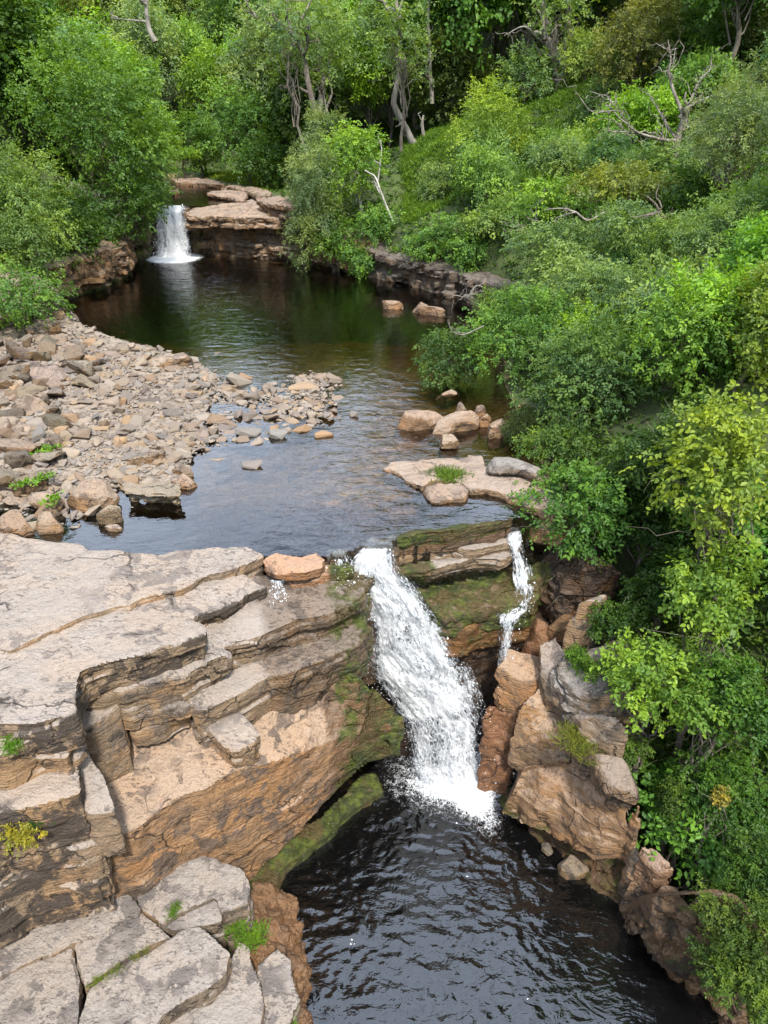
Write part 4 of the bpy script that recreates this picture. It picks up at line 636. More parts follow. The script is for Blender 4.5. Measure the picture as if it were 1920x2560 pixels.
for _ in range(900):
    x, y = rs.uniform(lo, hi); s = rs.uniform(.24, .55)
    if polysd(BIGP, np.array([x]), np.array([y]))[0] > 0 or any((x-a)**2+(y-b)**2 < (.8*(s+c))**2 for a, b, c in got): continue
    got.append((x, y, s)); k = rs.integers(6); o = link('rock_slab', BIG_ME[k][rs.integers(2)], None, None, (x, y, tz(x, y)+.08*s+.04)); t_ = rs.uniform(.5, .95); o.color = (t_, t_*rs.uniform(.88, .97), t_*rs.uniform(.75, .92), 1)
    o.scale = (s, s*rs.uniform(.8, 1.2), s*rs.uniform(.8, 1.2)); o.rotation_euler = (rs.normal()*.25, rs.normal()*.25, rs.uniform(0, 6.28)); tag(o, 'dark weathered slab jumbled on the landward side of the bar', 'rock slab', 'dark slabs on the landward side of the bar')
    if len(got) > 55: break
lo, hi = BARP[:, :2].min(0), BARP[:, :2].max(0)
cand = rs.uniform(lo, hi, (46000, 2)); sdv = polysd(BARP, cand[:, 0], cand[:, 1]); dens = np.clip(.04+.96*sstep(.25, -.75, sdv), 0, 1)
px_ = fbm(np.c_[cand*.8, 0*cand[:, :1]], 3, 4); dens = np.maximum(dens, .05*(sdv < 1.8)); keep = (sdv < 1.8) & (rs.uniform(size=len(cand)) < dens*(.75+.5*px_)); cand = cand[keep]; sdv = sdv[keep]
size = .027*(1-rs.uniform(size=len(cand)))**-.5; size = np.minimum(size, rs.uniform(.16, .3, len(cand)))*np.where(sdv > -.1, .8, 1)
hz = terrain(cand[:, 0], cand[:, 1])[0]
order = np.argsort(-size); big = order[:272]; small = order[272:12500]
WARM = [(.95, .92, .88), (1.02, .95, .84), (.95, .84, .70), (.78, .80, .82), (.95, .90, .87), (.58, .55, .53), (1.15, 1.08, 1.0), (.8, .77, .73)]
PILE = UP-.005+.16*fbm(np.c_[cand*.9, 0*cand[:, :1]], 3, 31)-.035*sstep(-6.5, -4, cand[:, 0])
def settle(i): return max(hz[i], PILE[i]-.25*max(0, sdv[i]))+size[i]*.12+.05*max(0, fbm(np.array([[cand[i, 0]*1.2, cand[i, 1]*1.2, 3.]]), 2, 1)[0])
LABS = [(lambda s: s > .26, 'hand-cart sized angular stone lying on the bar'), (lambda s: True, 'angular sandstone cobble lying among pebbles on the bar')]
for i in big:
    o = link('stone', STONE_ME[rs.integers(12)], None, None, (cand[i, 0], cand[i, 1], settle(i)), WARM[rs.integers(8)])
    s = size[i]; o.scale = (s, s*rs.uniform(.8, 1.1), s*rs.uniform(.8, 1.3)); o.rotation_euler = (rs.normal()*.22, rs.normal()*.22, rs.uniform(0, 6.28))
    st_tag(o, 'loose angular sandstone cobble lying on the stony bar')
A = Acc()
for i in small:
    V, Fc = HUL[rs.integers(12)]; s = size[i]; a = rs.uniform(0, 6.28); R = np.array(Matrix.Rotation(a, 3, 'Z') @ Matrix.Rotation(rs.normal()*.3, 3, 'X'))
    A.add((V*np.array([s, s*rs.uniform(.75, 1.1), s*rs.uniform(.8, 1.4)])) @ R.T+np.array([cand[i, 0], cand[i, 1], settle(i)]), Fc, rs.uniform(0, 1))
V, Fc = A.get()
tag(link('gravel', mesh_np('gravel', V, Fc, False, None, {'var': np.concatenate(A.A)}), M_STONE), 'small pale pebbles and gravel covering the bar', None, None, 'stuff')
# ================================================================== cliffs round the upper pool and the far fall
def cliffwall(name, base, ztop, th, label, **kw):      # base: waterline pixels left to right; a thick wall standing behind that line
    pts = [P(a, b, UP) for a, b in base]; out = []
    for p in pts: out.append((p[0], p[1]))
    c = np.array(out); tg = np.gradient(c, axis=0); nr = nrmz(np.stack([-tg[:, 1], tg[:, 0]], -1))
    back = c+nr*th
    poly = [(*q, z) for q, z in zip(c, np.broadcast_to(ztop, len(c)))]+[(*q, z+.15) for q, z in zip(back[::-1], np.broadcast_to(ztop, len(c))[::-1])]
    global P
    old = P; P = lambda a, b, z: np.array([a, b, z])
    try: return rock(name, poly, UP-.8, label, 'cliff', **kw)
    finally: P = old
cliffwall('cliff', [(488, 634), (540, 639), (624, 645), (696, 651), (745, 659), (800, 668), (850, 676), (905, 690)], [7.6, 7.65, 7.65, 7.6, 7.6, 7.55, 7.5, 7.4], 3.0, 'layered dark cliff right of the far waterfall, undercut by shadow', vox=.07, amp=.16, strata=.36, step=.34, jag=.16, stain=.12, mat=M_GREY, color=(1.12, .95, .78), moss=lambda p, n: .55*sstep(-9.2, -9.9, p[:, 0]))
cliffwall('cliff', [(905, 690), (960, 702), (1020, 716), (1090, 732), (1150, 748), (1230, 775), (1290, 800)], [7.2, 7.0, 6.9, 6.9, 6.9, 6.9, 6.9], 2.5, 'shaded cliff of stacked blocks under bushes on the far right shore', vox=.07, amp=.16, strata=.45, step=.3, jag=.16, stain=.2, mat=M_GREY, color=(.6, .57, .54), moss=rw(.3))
cliffwall('cliff', [(165, 768), (200, 742), (255, 728), (310, 700), (335, 676), (333, 655), (310, 640)], [7.4, 7.4, 7.4, 7.3, 7.3, 7.4, 7.6], 2.5, 'buff rounded block cliff under trees on the left shore', vox=.07, amp=.2, strata=.55, step=.25, jag=.12, mat=M_ROCK, color=(.86, .74, .58), moss=lambda p, n: .7*sstep(UP+.35, UP+.05, p[:, 2]))
cliffwall('cliff', [(300, 640), (340, 650), (372, 646), (388, 640)], [7.9, 8.1, 8.25, 8.28], 2.0, 'mossy dark rock recess left of the far waterfall', vox=.07, amp=.2, strata=.5, step=.2, mat=M_BROWN, moss=rw(.6), wet=rw(.6))
CAP = [(470, 524, 8.12), (485, 519, 8.2), (560, 510, 8.3), (640, 503, 8.4), (720, 505, 8.4), (770, 522, 8.3), (765, 542, 8.05), (700, 545, 8.02), (640, 543, 8.0), (600, 546, 8.0), (540, 541, 8.0), (480, 540, 8.05), (466, 536, 8.1)]
rock('rock_slab', CAP, 7.5, 'pale pinkish cap slab overhanging the cliff right of the far waterfall', 'rock slab', vox=.06, amp=.12, strata=.25, step=.15, jag=.16, facets=0, color=(1.0, .9, .8), moss=lambda p, n: .5*sstep(-10.2, -11, p[:, 0])*(n[:, 2] < .5))
rock('rock_slab', [(640, 500, 8.65), (655, 494, 8.7), (700, 492, 8.8), (745, 505, 8.8), (735, 516, 8.7), (690, 512, 8.65)], 8.0, 'brown block on top of the pale pinkish cap slab', 'rock slab', vox=.06, amp=.12, strata=.2, step=.12, color=(.85, .74, .66))
rock('rock_slab', [(345, 512, 8.14), (470, 512, 8.14), (474, 522, 8.1), (345, 522, 8.1)], 7.0, 'dark wet brink of the far waterfall', 'rock slab', vox=.06, amp=.08, mat=M_BROWN, wet=rw(1.), moss=rw(.2))
for k, (pts, lab) in enumerate([([(425, 446, 8.5), (470, 440, 8.55), (540, 452, 8.5), (565, 462, 8.45), (500, 459, 8.4), (440, 455, 8.4)], 'farthest flat pinkish rock shelf beside the river'), ([(515, 482, 8.5), (560, 472, 8.55), (615, 478, 8.55), (620, 492, 8.5), (600, 500, 8.45), (560, 490, 8.42)], 'flat pink slab jutting into the river above the cap slab'), ([(555, 462, 8.6), (640, 468, 8.75), (680, 480, 8.8), (660, 492, 8.75), (610, 476, 8.6)], 'mossy layered slab bordering the upper river'), ([(425, 476, 8.42), (445, 470, 8.45), (450, 476, 8.42), (435, 480, 8.4)], 'small pink stone in the upper river')]):
    rock('rock_slab', pts, 8.1, lab, 'rock slab', vox=.08, amp=.1, strata=.2, step=.12, color=(1.0, .87, .78), moss=rw(.15+.3*(k == 2)))
for x, y, D, r, lab in [(1475, 280, 40, 30, 'grey weathered crag on the grassy slope'), (1378, 285, 41, 22, 'pale limestone outcrop beside the yellow-green birch')]:
    c = PD(x, y, D); s = r*pxm(x, y, D); ang = np.linspace(0, 2*math.pi, 10)[:-1]
    old = P; P = lambda a, b, z: np.array([a, b, z])
    rock('boulder', [(c[0]+1.3*s*math.cos(a)*(1+.2*math.sin(3*a+r)), c[1]+s*math.sin(a), c[2]+.5*s) for a in ang], c[2]-2.5*s, lab, 'boulder', vox=.09, amp=.3, strata=.5, step=.2, mat=M_GREY, color=(1.25, 1.25, 1.25), stain=.1); P = old
# ================================================================== falling water
def fall(name, rows, nu, nv, label, bulge=.12, layers=2, seed=0, edge=None, drops=0, spread=.25, dsize=.012):
    rows = np.array(rows, float); L = np.array([PD(a, y, D) for y, a, b, D in rows]); R = np.array([PD(b, y, D) for y, a, b, D in rows])
    t = np.linspace(0, 1, len(rows)); tv = np.linspace(0, 1, nv); Ls = np.stack([np.interp(tv, t, L[:, k]) for k in range(3)], -1); Rs = np.stack([np.interp(tv, t, R[:, k]) for k in range(3)], -1)
    ker = np.hanning(9); ker /= ker.sum()
    def sm(a):
        q = np.pad(a, ((4, 4), (0, 0)), 'edge'); return np.stack([np.convolve(q[:, k], ker, 'valid') for k in range(3)], -1)
    Ls, Rs = sm(Ls), sm(Rs); ln = np.concatenate([[0], np.cumsum(np.linalg.norm(np.diff((Ls+Rs)/2, axis=0), axis=1))])
    A = Acc(); E = []; UV = []
    for l in range(layers):
        u = np.linspace(0, 1, nu); w = np.linalg.norm(Rs-Ls, axis=1).mean()
        base = Ls[:, None]+(Rs-Ls)[:, None]*u[None, :, None]
        nz_ = fbm(np.stack([np.broadcast_to(u*w*5, (nv, nu)).ravel(), np.broadcast_to(ln[:, None]*1.6, (nv, nu)).ravel(), np.full(nv*nu, l*9.+seed)], -1), 4, seed).reshape(nv, nu)
        nz2 = noise(np.stack([np.broadcast_to(u*w*14, (nv, nu)).ravel(), np.broadcast_to(ln[:, None]*5, (nv, nu)).ravel(), np.full(nv*nu, l*5.+seed)], -1), seed+3).reshape(nv, nu)
        arch = np.sin(np.pi*np.clip(u, 0, 1))**.6
        off = bulge*(arch[None]-.3)-.04+nz_*.10*(.25+np.sin(np.pi*np.clip(tv*1.15, 0, 1))[:, None])+nz2*.02-l*.10
        V = base.copy(); V[:, :, 1] -= off; V[:, :, 2] += .04*nz_
        i = (np.arange(nv-1)[:, None]*nu+np.arange(nu-1)[None]).ravel(); A.add(V.reshape(-1, 3), np.stack([i, i+nu, i+nu+1, i+1], -1))
        e = (edge(u[None], tv[:, None]) if edge else np.minimum(u, 1-u)[None]*2.2-.28+0*tv[:, None])
        E.append((np.broadcast_to(e, (nv, nu))+.12*l).ravel()); UV.append(np.stack([np.broadcast_to(u*w+l*3.3+seed, (nv, nu)).ravel(), np.broadcast_to(ln[:, None]-l*.7, (nv, nu)).ravel()], -1))
    V, Fc = A.get(); UV = np.concatenate(UV); c = np.array([V[:, 0].mean(), V[:, 1].mean(), V[:, 2].min()])
    me = mesh_np(name, V-c, Fc, True, {'edge': np.concatenate(E)}); uvl = me.uv_layers.new(name='flow'); uvl.data.foreach_set('uv', UV[Fc.ravel()].astype(np.float32).ravel())
    o = tag(link(name, me, M_FALL, None, c), label, 'waterfall')
    if drops:
        rs = np.random.default_rng(seed+90); k = drops; tv_ = rs.beta(1.5, 1.1, k); uu = np.where(rs.uniform(size=k) < .55, rs.beta(.5, .5, k), rs.uniform(size=k))
        q = np.stack([np.interp(tv_, tv, Ls[:, j])*(1-uu)+np.interp(tv_, tv, Rs[:, j])*uu for j in range(3)], -1)
        q += rs.normal(size=(k, 3))*np.array([spread*.55, spread*.6, spread*.7])*(.3+.9*tv_[:, None]); q[:, 1] -= .1+bulge*.6; q = q[q[:, 2] > rows[-1, 3]*0+L[-1, 2]-.05]
        ico = np.array([(1, 0, 0), (-1, 0, 0), (0, 1, 0), (0, -1, 0), (0, 0, 1.5), (0, 0, -1.5)], float); fi = np.array([(0, 2, 4), (2, 1, 4), (1, 3, 4), (3, 0, 4), (2, 0, 5), (1, 2, 5), (3, 1, 5), (0, 3, 5)])
        sz = dsize*rs.lognormal(0, .5, len(q)); VV = (q[:, None]+ico[None]*sz[:, None, None]).reshape(-1, 3); FF = (fi[None]+6*np.arange(len(q))[:, None, None]).reshape(-1, 3)
        tag(link('spray', mesh_np('spray', VV-c, FF, True), M_DROP, o), None, None, None, 'stuff')
    return o
fall('waterfall', [(1350, 912, 985, 11.45), (1369, 900, 985, 11.06), (1400, 868, 985, 10.90), (1431, 852, 1004, 10.84), (1473, 855, 1044, 10.80), (1515, 886, 1070, 10.78), (1569, 902, 1102, 10.78), (1627, 900, 1142, 10.74), (1684, 924, 1180, 10.72), (1742, 960, 1204, 10.7), (1800, 996, 1224, 10.67), (1857, 1018, 1228, 10.62), (1915, 1024, 1242, 10.55), (1953, 1030, 1266, 10.48), (1985, 1034, 1268, 10.42)], 120, 320,
     'main white cascade tumbling between ledges into the plunge pool', bulge=.14, layers=2, seed=1, edge=lambda u, t: -.36+1.02*np.clip(np.minimum(u*4.6, (1-u)*3.6), 0, 1)**.8+.25*sstep(.85, 1., t)-.62*np.exp(-((u-.30)/.17)**2-((t-.83)/.09)**2)-.5*np.exp(-((u-.14)/.12)**2-((t-.38)/.12)**2)-.45*np.exp(-((u-.52)/.1)**2-((t-.45)/.11)**2)-.3*np.exp(-((u-.8)/.12)**2-((t-.75)/.12)**2), drops=2600, spread=.13, dsize=.0048)
fall('waterfall', [(1378, 806, 880, 11.0), (1392, 808, 884, 10.85), (1420, 815, 884, 10.72), (1450, 820, 890, 10.62), (1462, 822, 900, 10.5)], 40, 60, 'short curtain of water spilling left of the main cascade lip', bulge=.06, layers=2, seed=5, edge=lambda u, t: -.3+1.2*np.minimum(u, 1-u), drops=90, spread=.06, dsize=.006)
fall('waterfall', [(1452, 672, 715, 10.0), (1462, 676, 716, 9.9), (1480, 678, 718, 9.82), (1498, 680, 718, 9.78)], 30, 40, 'tiny trickle dripping onto the ledge below the orange block', bulge=.03, layers=1, seed=6, edge=lambda u, t: -.25+.8*np.minimum(u, 1-u)-.1*t, drops=60, spread=.05, dsize=.007)
fall('waterfall', [(1326, 1275.5, 1314.5, 12.1), (1334, 1271.5, 1310.5, 11.95), (1347, 1267.35, 1307.65, 11.85), (1376, 1271.8, 1308.2, 11.65), (1405, 1278.9, 1323.1, 11.6), (1433, 1284, 1336, 11.5), (1462, 1286, 1338, 11.35), (1486, 1292.9, 1337.1, 11.2), (1509, 1273.1, 1332.9, 11.1), (1529, 1257.6, 1330.4, 10.95), (1549, 1239.05, 1307.95, 10.85), (1578, 1242.45, 1290.55, 10.8), (1625, 1247.65, 1285.35, 10.78), (1700, 1245.2, 1286.8, 10.75), (1850, 1245.2, 1286.8, 10.7)], 60, 200,
     'thin broken side fall dropping beside the green bush', bulge=.05, layers=2, seed=7, edge=lambda u, t: -.22+1.5*np.minimum(u, 1-u), drops=120, spread=.05, dsize=.006)
fall('waterfall', [(514, 392, 462, 41.1), (520, 388, 464, 40.5), (530, 384, 464, 40.2), (560, 384, 466, 40.0), (600, 388, 474, 39.8), (630, 388, 478, 39.6), (646, 384, 484, 39.2)], 90, 120,
     'white curtain fall at the far head of the upper pool', bulge=.15, layers=2, seed=11, edge=lambda u, t: -.3+1.3*np.clip(np.minimum(u*4, (1-u)*4), 0, 1)-.75*np.exp(-((u-.30)/.09)**2)*sstep(.1, .3, t)*sstep(1., .75, t), drops=600, spread=.2, dsize=.012)
# ================================================================== vegetation
def leaf_quads(base, ax, nrm, L, Wd, fine):
    """leaves as folded blades: base point, axis, normal (all N x 3), length and width (N)"""
    side = nrmz(np.cross(nrm, ax)); n2 = np.cross(ax, side); N = len(base); L = L[:, None]; Wd = Wd[:, None]
    if fine:
        v = [base, base+ax*L*.32+side*Wd*.46+n2*Wd*.16, base+ax*L*.72+side*Wd*.38+n2*Wd*.10-n2*L*.05, base+ax*L-n2*L*.14, base+ax*L*.72-side*Wd*.38+n2*Wd*.10-n2*L*.05, base+ax*L*.32-side*Wd*.46+n2*Wd*.16]
        V = np.stack(v, 1).reshape(-1, 3); i = np.arange(N)[:, None]*6
        Fc = np.concatenate([i+np.array([[0, 1, 2, 3]]), i+np.array([[0, 3, 4, 5]])], 1).reshape(-1, 4); return V, Fc, 2
    v = [base, base+ax*L*.5+side*Wd*.5, base+ax*L-n2*L*.1, base+ax*L*.5-side*Wd*.5]
    V = np.stack(v, 1).reshape(-1, 3); i = np.arange(N)[:, None]*4; return V, (i+np.array([[0, 1, 2, 3]])).reshape(-1, 4), 1
def crown_shape(rs, R, nl, low=-.55, lr=(.3, .5)):
    d = nrmz(rs.normal(size=(nl*3, 3))); d = d[d[:, 2] > low][:nl]; u = rs.uniform(.42, .78, len(d)); C = d*u[:, None]; r = rs.uniform(*lr, len(d))
    C = np.r_[C, [[0, 0, .05]]]; r = np.r_[r, [.5]]
    return C*R, r
def crown_leaves(rs, R, C, r, nspray, k, leaf, droop=.25, flat=.7, fine=True, ratio=.62, loose=.25, inner=.12):
    Rm = np.asarray(R); pr = r**2; li = rs.choice(len(C), nspray, p=pr/pr.sum()); d = nrmz(rs.normal(size=(nspray, 3))+np.array([0, 0, .25]))
    rad = np.where(rs.uniform(size=nspray) < inner, rs.uniform(.3, .8, nspray), 1+loose*rs.normal(size=nspray)*.6)
    rad *= 1+.30*noise(d*2.2+li[:, None]*3.7, 1)+.22*noise(d*5+li[:, None]*1.7, 2)
    p = C[li]+d*(r[li]*rad)[:, None]*Rm
    en = np.ones(nspray)*9                # drop sprays buried deep in another lobe
    for c, q in zip(C, r): en = np.minimum(en, np.linalg.norm((p-c)/(Rm*q), axis=1))
    keep = (en > .5) | (rs.uniform(size=nspray) < .25); p, d, li = p[keep], d[keep], li[keep]; n = len(p)
    out = nrmz(d*.7+nrmz(p/Rm)*.5); ax = nrmz(out+rs.normal(size=(n, 3))*.5+np.array([0, 0, -droop])); up = nrmz(np.array([0, 0, flat])+out*.5+rs.normal(size=(n, 3))*.35)
    up = nrmz(up-ax*np.sum(up*ax, 1)[:, None]); sd = np.cross(up, ax)
    i = np.tile(np.arange(k), n); P_ = np.repeat(p, k, 0); AX = np.repeat(ax, k, 0); UPN = np.repeat(up, k, 0); SD = np.repeat(sd, k, 0); M = n*k
    sg = np.where(i % 2 == 0, 1., -1.)[:, None]; sp_ = leaf*.42
    sc = rs.uniform(.65, 1.2, M)*np.repeat(rs.uniform(.8, 1.2, n), k)
    b = P_+AX*((i-k*.5)*sp_)[:, None]-UPN*(((i-k*.3)/k)**2*leaf*.5)[:, None]+rs.normal(size=(M, 3))*leaf*.14
    la = nrmz(AX*.65+SD*sg*.8+rs.normal(size=(M, 3))*.28+np.array([0, 0, -.15])); ln = nrmz(UPN+rs.normal(size=(M, 3))*.33); ln = nrmz(ln-la*np.sum(ln*la, 1)[:, None])
    V, Fc, m = leaf_quads(b, la, ln, leaf*sc, leaf*ratio*sc, fine)
    cl = .5+.6*noise(p*(1.3/np.mean(Rm)*2)+5, 4)+.18*rs.normal(size=n); v = np.clip(np.repeat(cl, k)+.12*rs.normal(size=M), 0, 1)
    return V, Fc, np.repeat(v, m)
def wig(rs, a, b, n, amp, sag=0.):
    t = np.linspace(0, 1, n)[:, None]; p = a+(b-a)*t; ln = np.linalg.norm(b-a)
    w = np.cumsum(rs.normal(size=(n, 3)), 0); w -= t*w[-1]; p = p+w*amp*ln/np.sqrt(n); p[:, 2] += sag*ln*np.sin(np.pi*t[:, 0]); return p
def skeleton(rs, base, C, cen, r0, A=None, twigs=2, wob=.10):
    """trunk from base to crown centre, a limb to every lobe, twigs off the limbs"""
    A = A or Acc(); top = cen+np.array([0, 0, .1]); tr = wig(rs, base, top, 9, wob); A.tube(tr, np.linspace(r0, r0*.42, 9)*np.r_[1.35, np.ones(8)], 8)
    for c in C:
        k = rs.integers(3, 9); a = tr[k]; b = cen+c; lm = wig(rs, a, b, 7, .14, .06); rr = r0*.45*(1-k/14); A.tube(lm, np.linspace(rr, rr*.2, 7), 5)
        for _ in range(twigs):
            j = rs.integers(2, 7); e = lm[j]+rs.normal(size=3)*np.linalg.norm(b-a)*.30+(b-a)*.12; A.tube(wig(rs, lm[j], e, 5, .16), np.linspace(rr*.28, rr*.06, 5), 4)
    return A
NTREE = [0]
def tree(name, cx, cy, rx, ry, D, label, color, cat='tree', leaf=.12, cover=1., nl=14, dz=None, depth=1., barkm=None, r0=None, ratio=.62, droop=.25, flat=.7, fine=None, group=None, base=None, lr=(.3, .5), loose=.25, low=-.55, twigs=2, k=7, seed=None):
    if cat in ('shrub', 'bush') and name.endswith('tree'): name = cat
    NTREE[0] += 1; rs = np.random.default_rng(seed or 1000+NTREE[0]*17)
    if base is None:                     # slide along the line of sight until the crown stands clear of the ground
        for _ in range(40):
            c = PD(cx, cy, D)
            if c[2] >= tz(c[0], c[1])+.5*ry*pxm(cx, cy, D): break
            D -= .02*D
    c = PD(cx, cy, D); m = pxm(cx, cy, D); R = np.array([rx*m, max(rx, ry)*m*depth, ry*m])
    if base is None:
        gz = tz(c[0], c[1]); base = np.array([c[0]+.1*R[0]*rs.normal(), c[1]+.2*R[1], min(gz, c[2]-.3*R[2])-.1])
    base = np.asarray(base, float); C, r = crown_shape(rs, R, nl, low, lr)
    area = 4*np.pi*((R[0]*R[1])**1.6/3+(R[0]*R[2])**1.6/3+(R[1]*R[2])**1.6/3)**(1/1.6); fine = (D < 20) if fine is None else fine
    ns = int(np.clip(cover*1.5*area/(k*leaf*leaf*ratio*.7), 60, 6500))
    V, Fc, v = crown_leaves(rs, R, C, r, ns, k, leaf, droop, flat, fine, ratio, loose)
    root = bpy.data.objects.new(name, None); COL.objects.link(root); root.location = base; root.empty_display_size = .3; tag(root, label, cat, group)
    link('crown', mesh_np('crown', V+(c-base), Fc, False, None, {'var': v}), M_LEAF, root, None, color)
    A = skeleton(rs, np.zeros(3), C, c-base-np.array([0, 0, .2*R[2]]), r0 or .05+.022*R.mean(), None, twigs); Vt, Ft = A.get()
    link('trunk' if cat == 'tree' else 'stem', mesh_np('trunk', Vt, Ft), barkm or M_BARK, root); return root
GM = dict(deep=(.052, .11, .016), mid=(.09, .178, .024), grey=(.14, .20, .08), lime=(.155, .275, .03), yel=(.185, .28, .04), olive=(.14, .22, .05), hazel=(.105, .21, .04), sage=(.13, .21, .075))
T = tree
# ---- left bank
T('leafy_tree', 50, 560, 130, 200, 27, 'yellowish ash-like tree with pale dead twigs at the left edge over the pool', GM['olive'], leaf=.13, cover=1.0, nl=18, droop=.6, ratio=.42, lr=(.25, .42))
T('leafy_tree', 250, 330, 165, 200, 37, 'broad dark green tree behind the yellowish tree of the left bank', GM['mid'], leaf=.15, nl=22)
T('leafy_tree', 300, 520, 120, 90, 35.5, 'low dark tree leaning out over the left shore beside the far fall', GM['deep'], leaf=.15, nl=14, low=-.9)
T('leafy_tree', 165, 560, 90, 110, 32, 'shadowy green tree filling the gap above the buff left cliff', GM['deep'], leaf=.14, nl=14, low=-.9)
T('shrub', 55, 745, 100, 85, 24, 'drooping light green bush overhanging the head of the stony bar', GM['hazel'], 'shrub', leaf=.11, nl=14, droop=.5, low=-.9)
T('leafy_tree', 385, 350, 75, 85, 46, 'bright yellow-green young tree left of the grassy river bend', GM['lime'], leaf=.15, nl=12)
T('leafy_tree', 70, 230, 120, 150, 42, 'dark leafy tree at the upper left edge', GM['mid'], leaf=.16, nl=16)
T('leafy_tree', 330, 200, 80, 90, 52, 'pale lime tree high above the bright young tree', GM['lime'], leaf=.18, nl=10)
T('leafy_tree', 180, 150, 110, 100, 50, 'blue-green rounded tree standing above the broad dark tree', GM['sage'], leaf=.18, nl=14)
T('leafy_tree', 355, 470, 75, 75, 40, 'mid green tree drooping beside the river above the far fall', GM['hazel'], leaf=.15, nl=12, low=-.9)
# ---- centre
T('leafy_tree', 610, 330, 120, 110, 50, 'full green ash standing right of the river bend', GM['hazel'], leaf=.16, nl=18)
T('leafy_tree', 650, 410, 85, 60, 47, 'dark low tree spreading over the mossy riverside slab', GM['deep'], leaf=.15, nl=12, low=-.9)
T('leafy_tree', 800, 150, 130, 140, 48, 'tall open olive tree with a dark leaning trunk', GM['olive'], leaf=.16, nl=14, cover=.7, barkm=M_PALE, r0=.28, base=(PD(790, 345, 46)[0], 46, PD(790, 345, 46)[2]))
T('willow', 775, 500, 85, 150, 36.5, 'silvery grey-green willow drooping over the cap of the far cliff', GM['grey'], leaf=.14, nl=18, ratio=.34, droop=.7, low=-.9)
T('willow', 800, 345, 60, 70, 40, 'silvery willow top rising behind the drooping willow', GM['grey'], leaf=.14, nl=10, ratio=.34, droop=.5)
T('birch_tree', 910, 420, 95, 115, 37, 'light green birch with a slim bare white trunk', GM['lime'], leaf=.13, nl=13, cover=.75, barkm=M_WHITE, droop=.5)
T('leafy_tree', 940, 580, 70, 65, 36, 'green bush trailing down over the cliff right of the willow', GM['hazel'], 'shrub', leaf=.12, nl=12, low=-.9, droop=.6)
T('leafy_tree', 845, 600, 65, 60, 35.5, 'dark green bush under the willow touching the pool cliff', GM['mid'], 'shrub', leaf=.12, nl=12, low=-.9, droop=.6)
T('leafy_tree', 1130, 230, 130, 130, 49, 'dark hawthorn-like tree with yellow tips behind two pale trunks', (.06, .095, .015), leaf=.16, nl=18)
T('leafy_tree', 960, 140, 110, 140, 50, 'grey-green feathery tree right of the tall open olive tree', GM['sage'], leaf=.16, nl=14, cover=.8)
T('birch_tree', 1230, 350, 95, 125, 39, 'yellow-green birch in the middle of the grassy slope', GM['yel'], leaf=.12, nl=16, ratio=.5)
T('birch_tree', 1320, 210, 85, 85, 42, 'pale grey-green birch left of the forked ash trunk', GM['sage'], leaf=.14, nl=12)
T('birch_tree', 1600, 120, 105, 145, 37, 'feathery yellow-olive birch right of the forked ash trunk', (.13, .145, .035), leaf=.12, nl=18, ratio=.5)
T('leafy_tree', 1770, 110, 120, 130, 40, 'deep green tree behind the feathery yellow-olive birch', GM['mid'], leaf=.15, nl=16)
T('leafy_tree', 1890, 60, 90, 110, 36, 'dark tree with yellowing tips in the top right corner', (.065, .09, .016), leaf=.14, nl=12)
T('willow', 1840, 330, 120, 160, 24, 'large grey-green willow at the right edge behind the bleached dead tree', GM['grey'], leaf=.10, nl=20, ratio=.38, r0=.16)
T('shrub', 1500, 370, 90, 70, 36, 'yellow-green sapling thicket left of the bleached dead tree', GM['yel'], 'shrub', leaf=.12, nl=12, ratio=.5)
T('shrub', 1580, 470, 150, 60, 27, 'shrub with orange-tinged leaves spreading below the dead tree', (.16, .20, .04), 'shrub', leaf=.12, nl=16, low=-.3)
T('shrub', 1610, 570, 120, 80, 24, 'mid green shrub with bare dark branch under the orange-tinged shrub', GM['sage'], 'shrub', leaf=.10, nl=14)
T('shrub', 1400, 500, 110, 60, 33, 'lime green bracken-like shrub on the slope below the birches', GM['lime'], 'shrub', leaf=.13, nl=12)
T('shrub', 1250, 560, 100, 60, 34, 'olive thicket on the bank left of bare grey branches', GM['olive'], 'shrub', leaf=.12, nl=12)
T('shrub', 1090, 600, 85, 60, 35, 'green bush on the cliff top with a pale stump in front', GM['hazel'], 'shrub', leaf=.12, nl=12, low=-.9)
T('shrub', 1180, 630, 70, 50, 33.5, 'dense green hanging bush over the stacked-block cliff', GM['hazel'], 'shrub', leaf=.12, nl=10, low=-.9, droop=.6)
T('shrub', 1420, 620, 150, 65, 26, 'green shrub belt behind the broad hazel thicket', GM['sage'], 'shrub', leaf=.11, nl=16)
T('willow', 1830, 610, 120, 110, 19, 'grey sage willow above the yellow-green elm leaves at the right edge', GM['sage'], 'tree', leaf=.085, nl=16, ratio=.4)
T('leafy_tree', 1740, 490, 90, 90, 25, 'very dark tree in shade right of the orange-tinged shrub', GM['deep'], leaf=.11, nl=12)
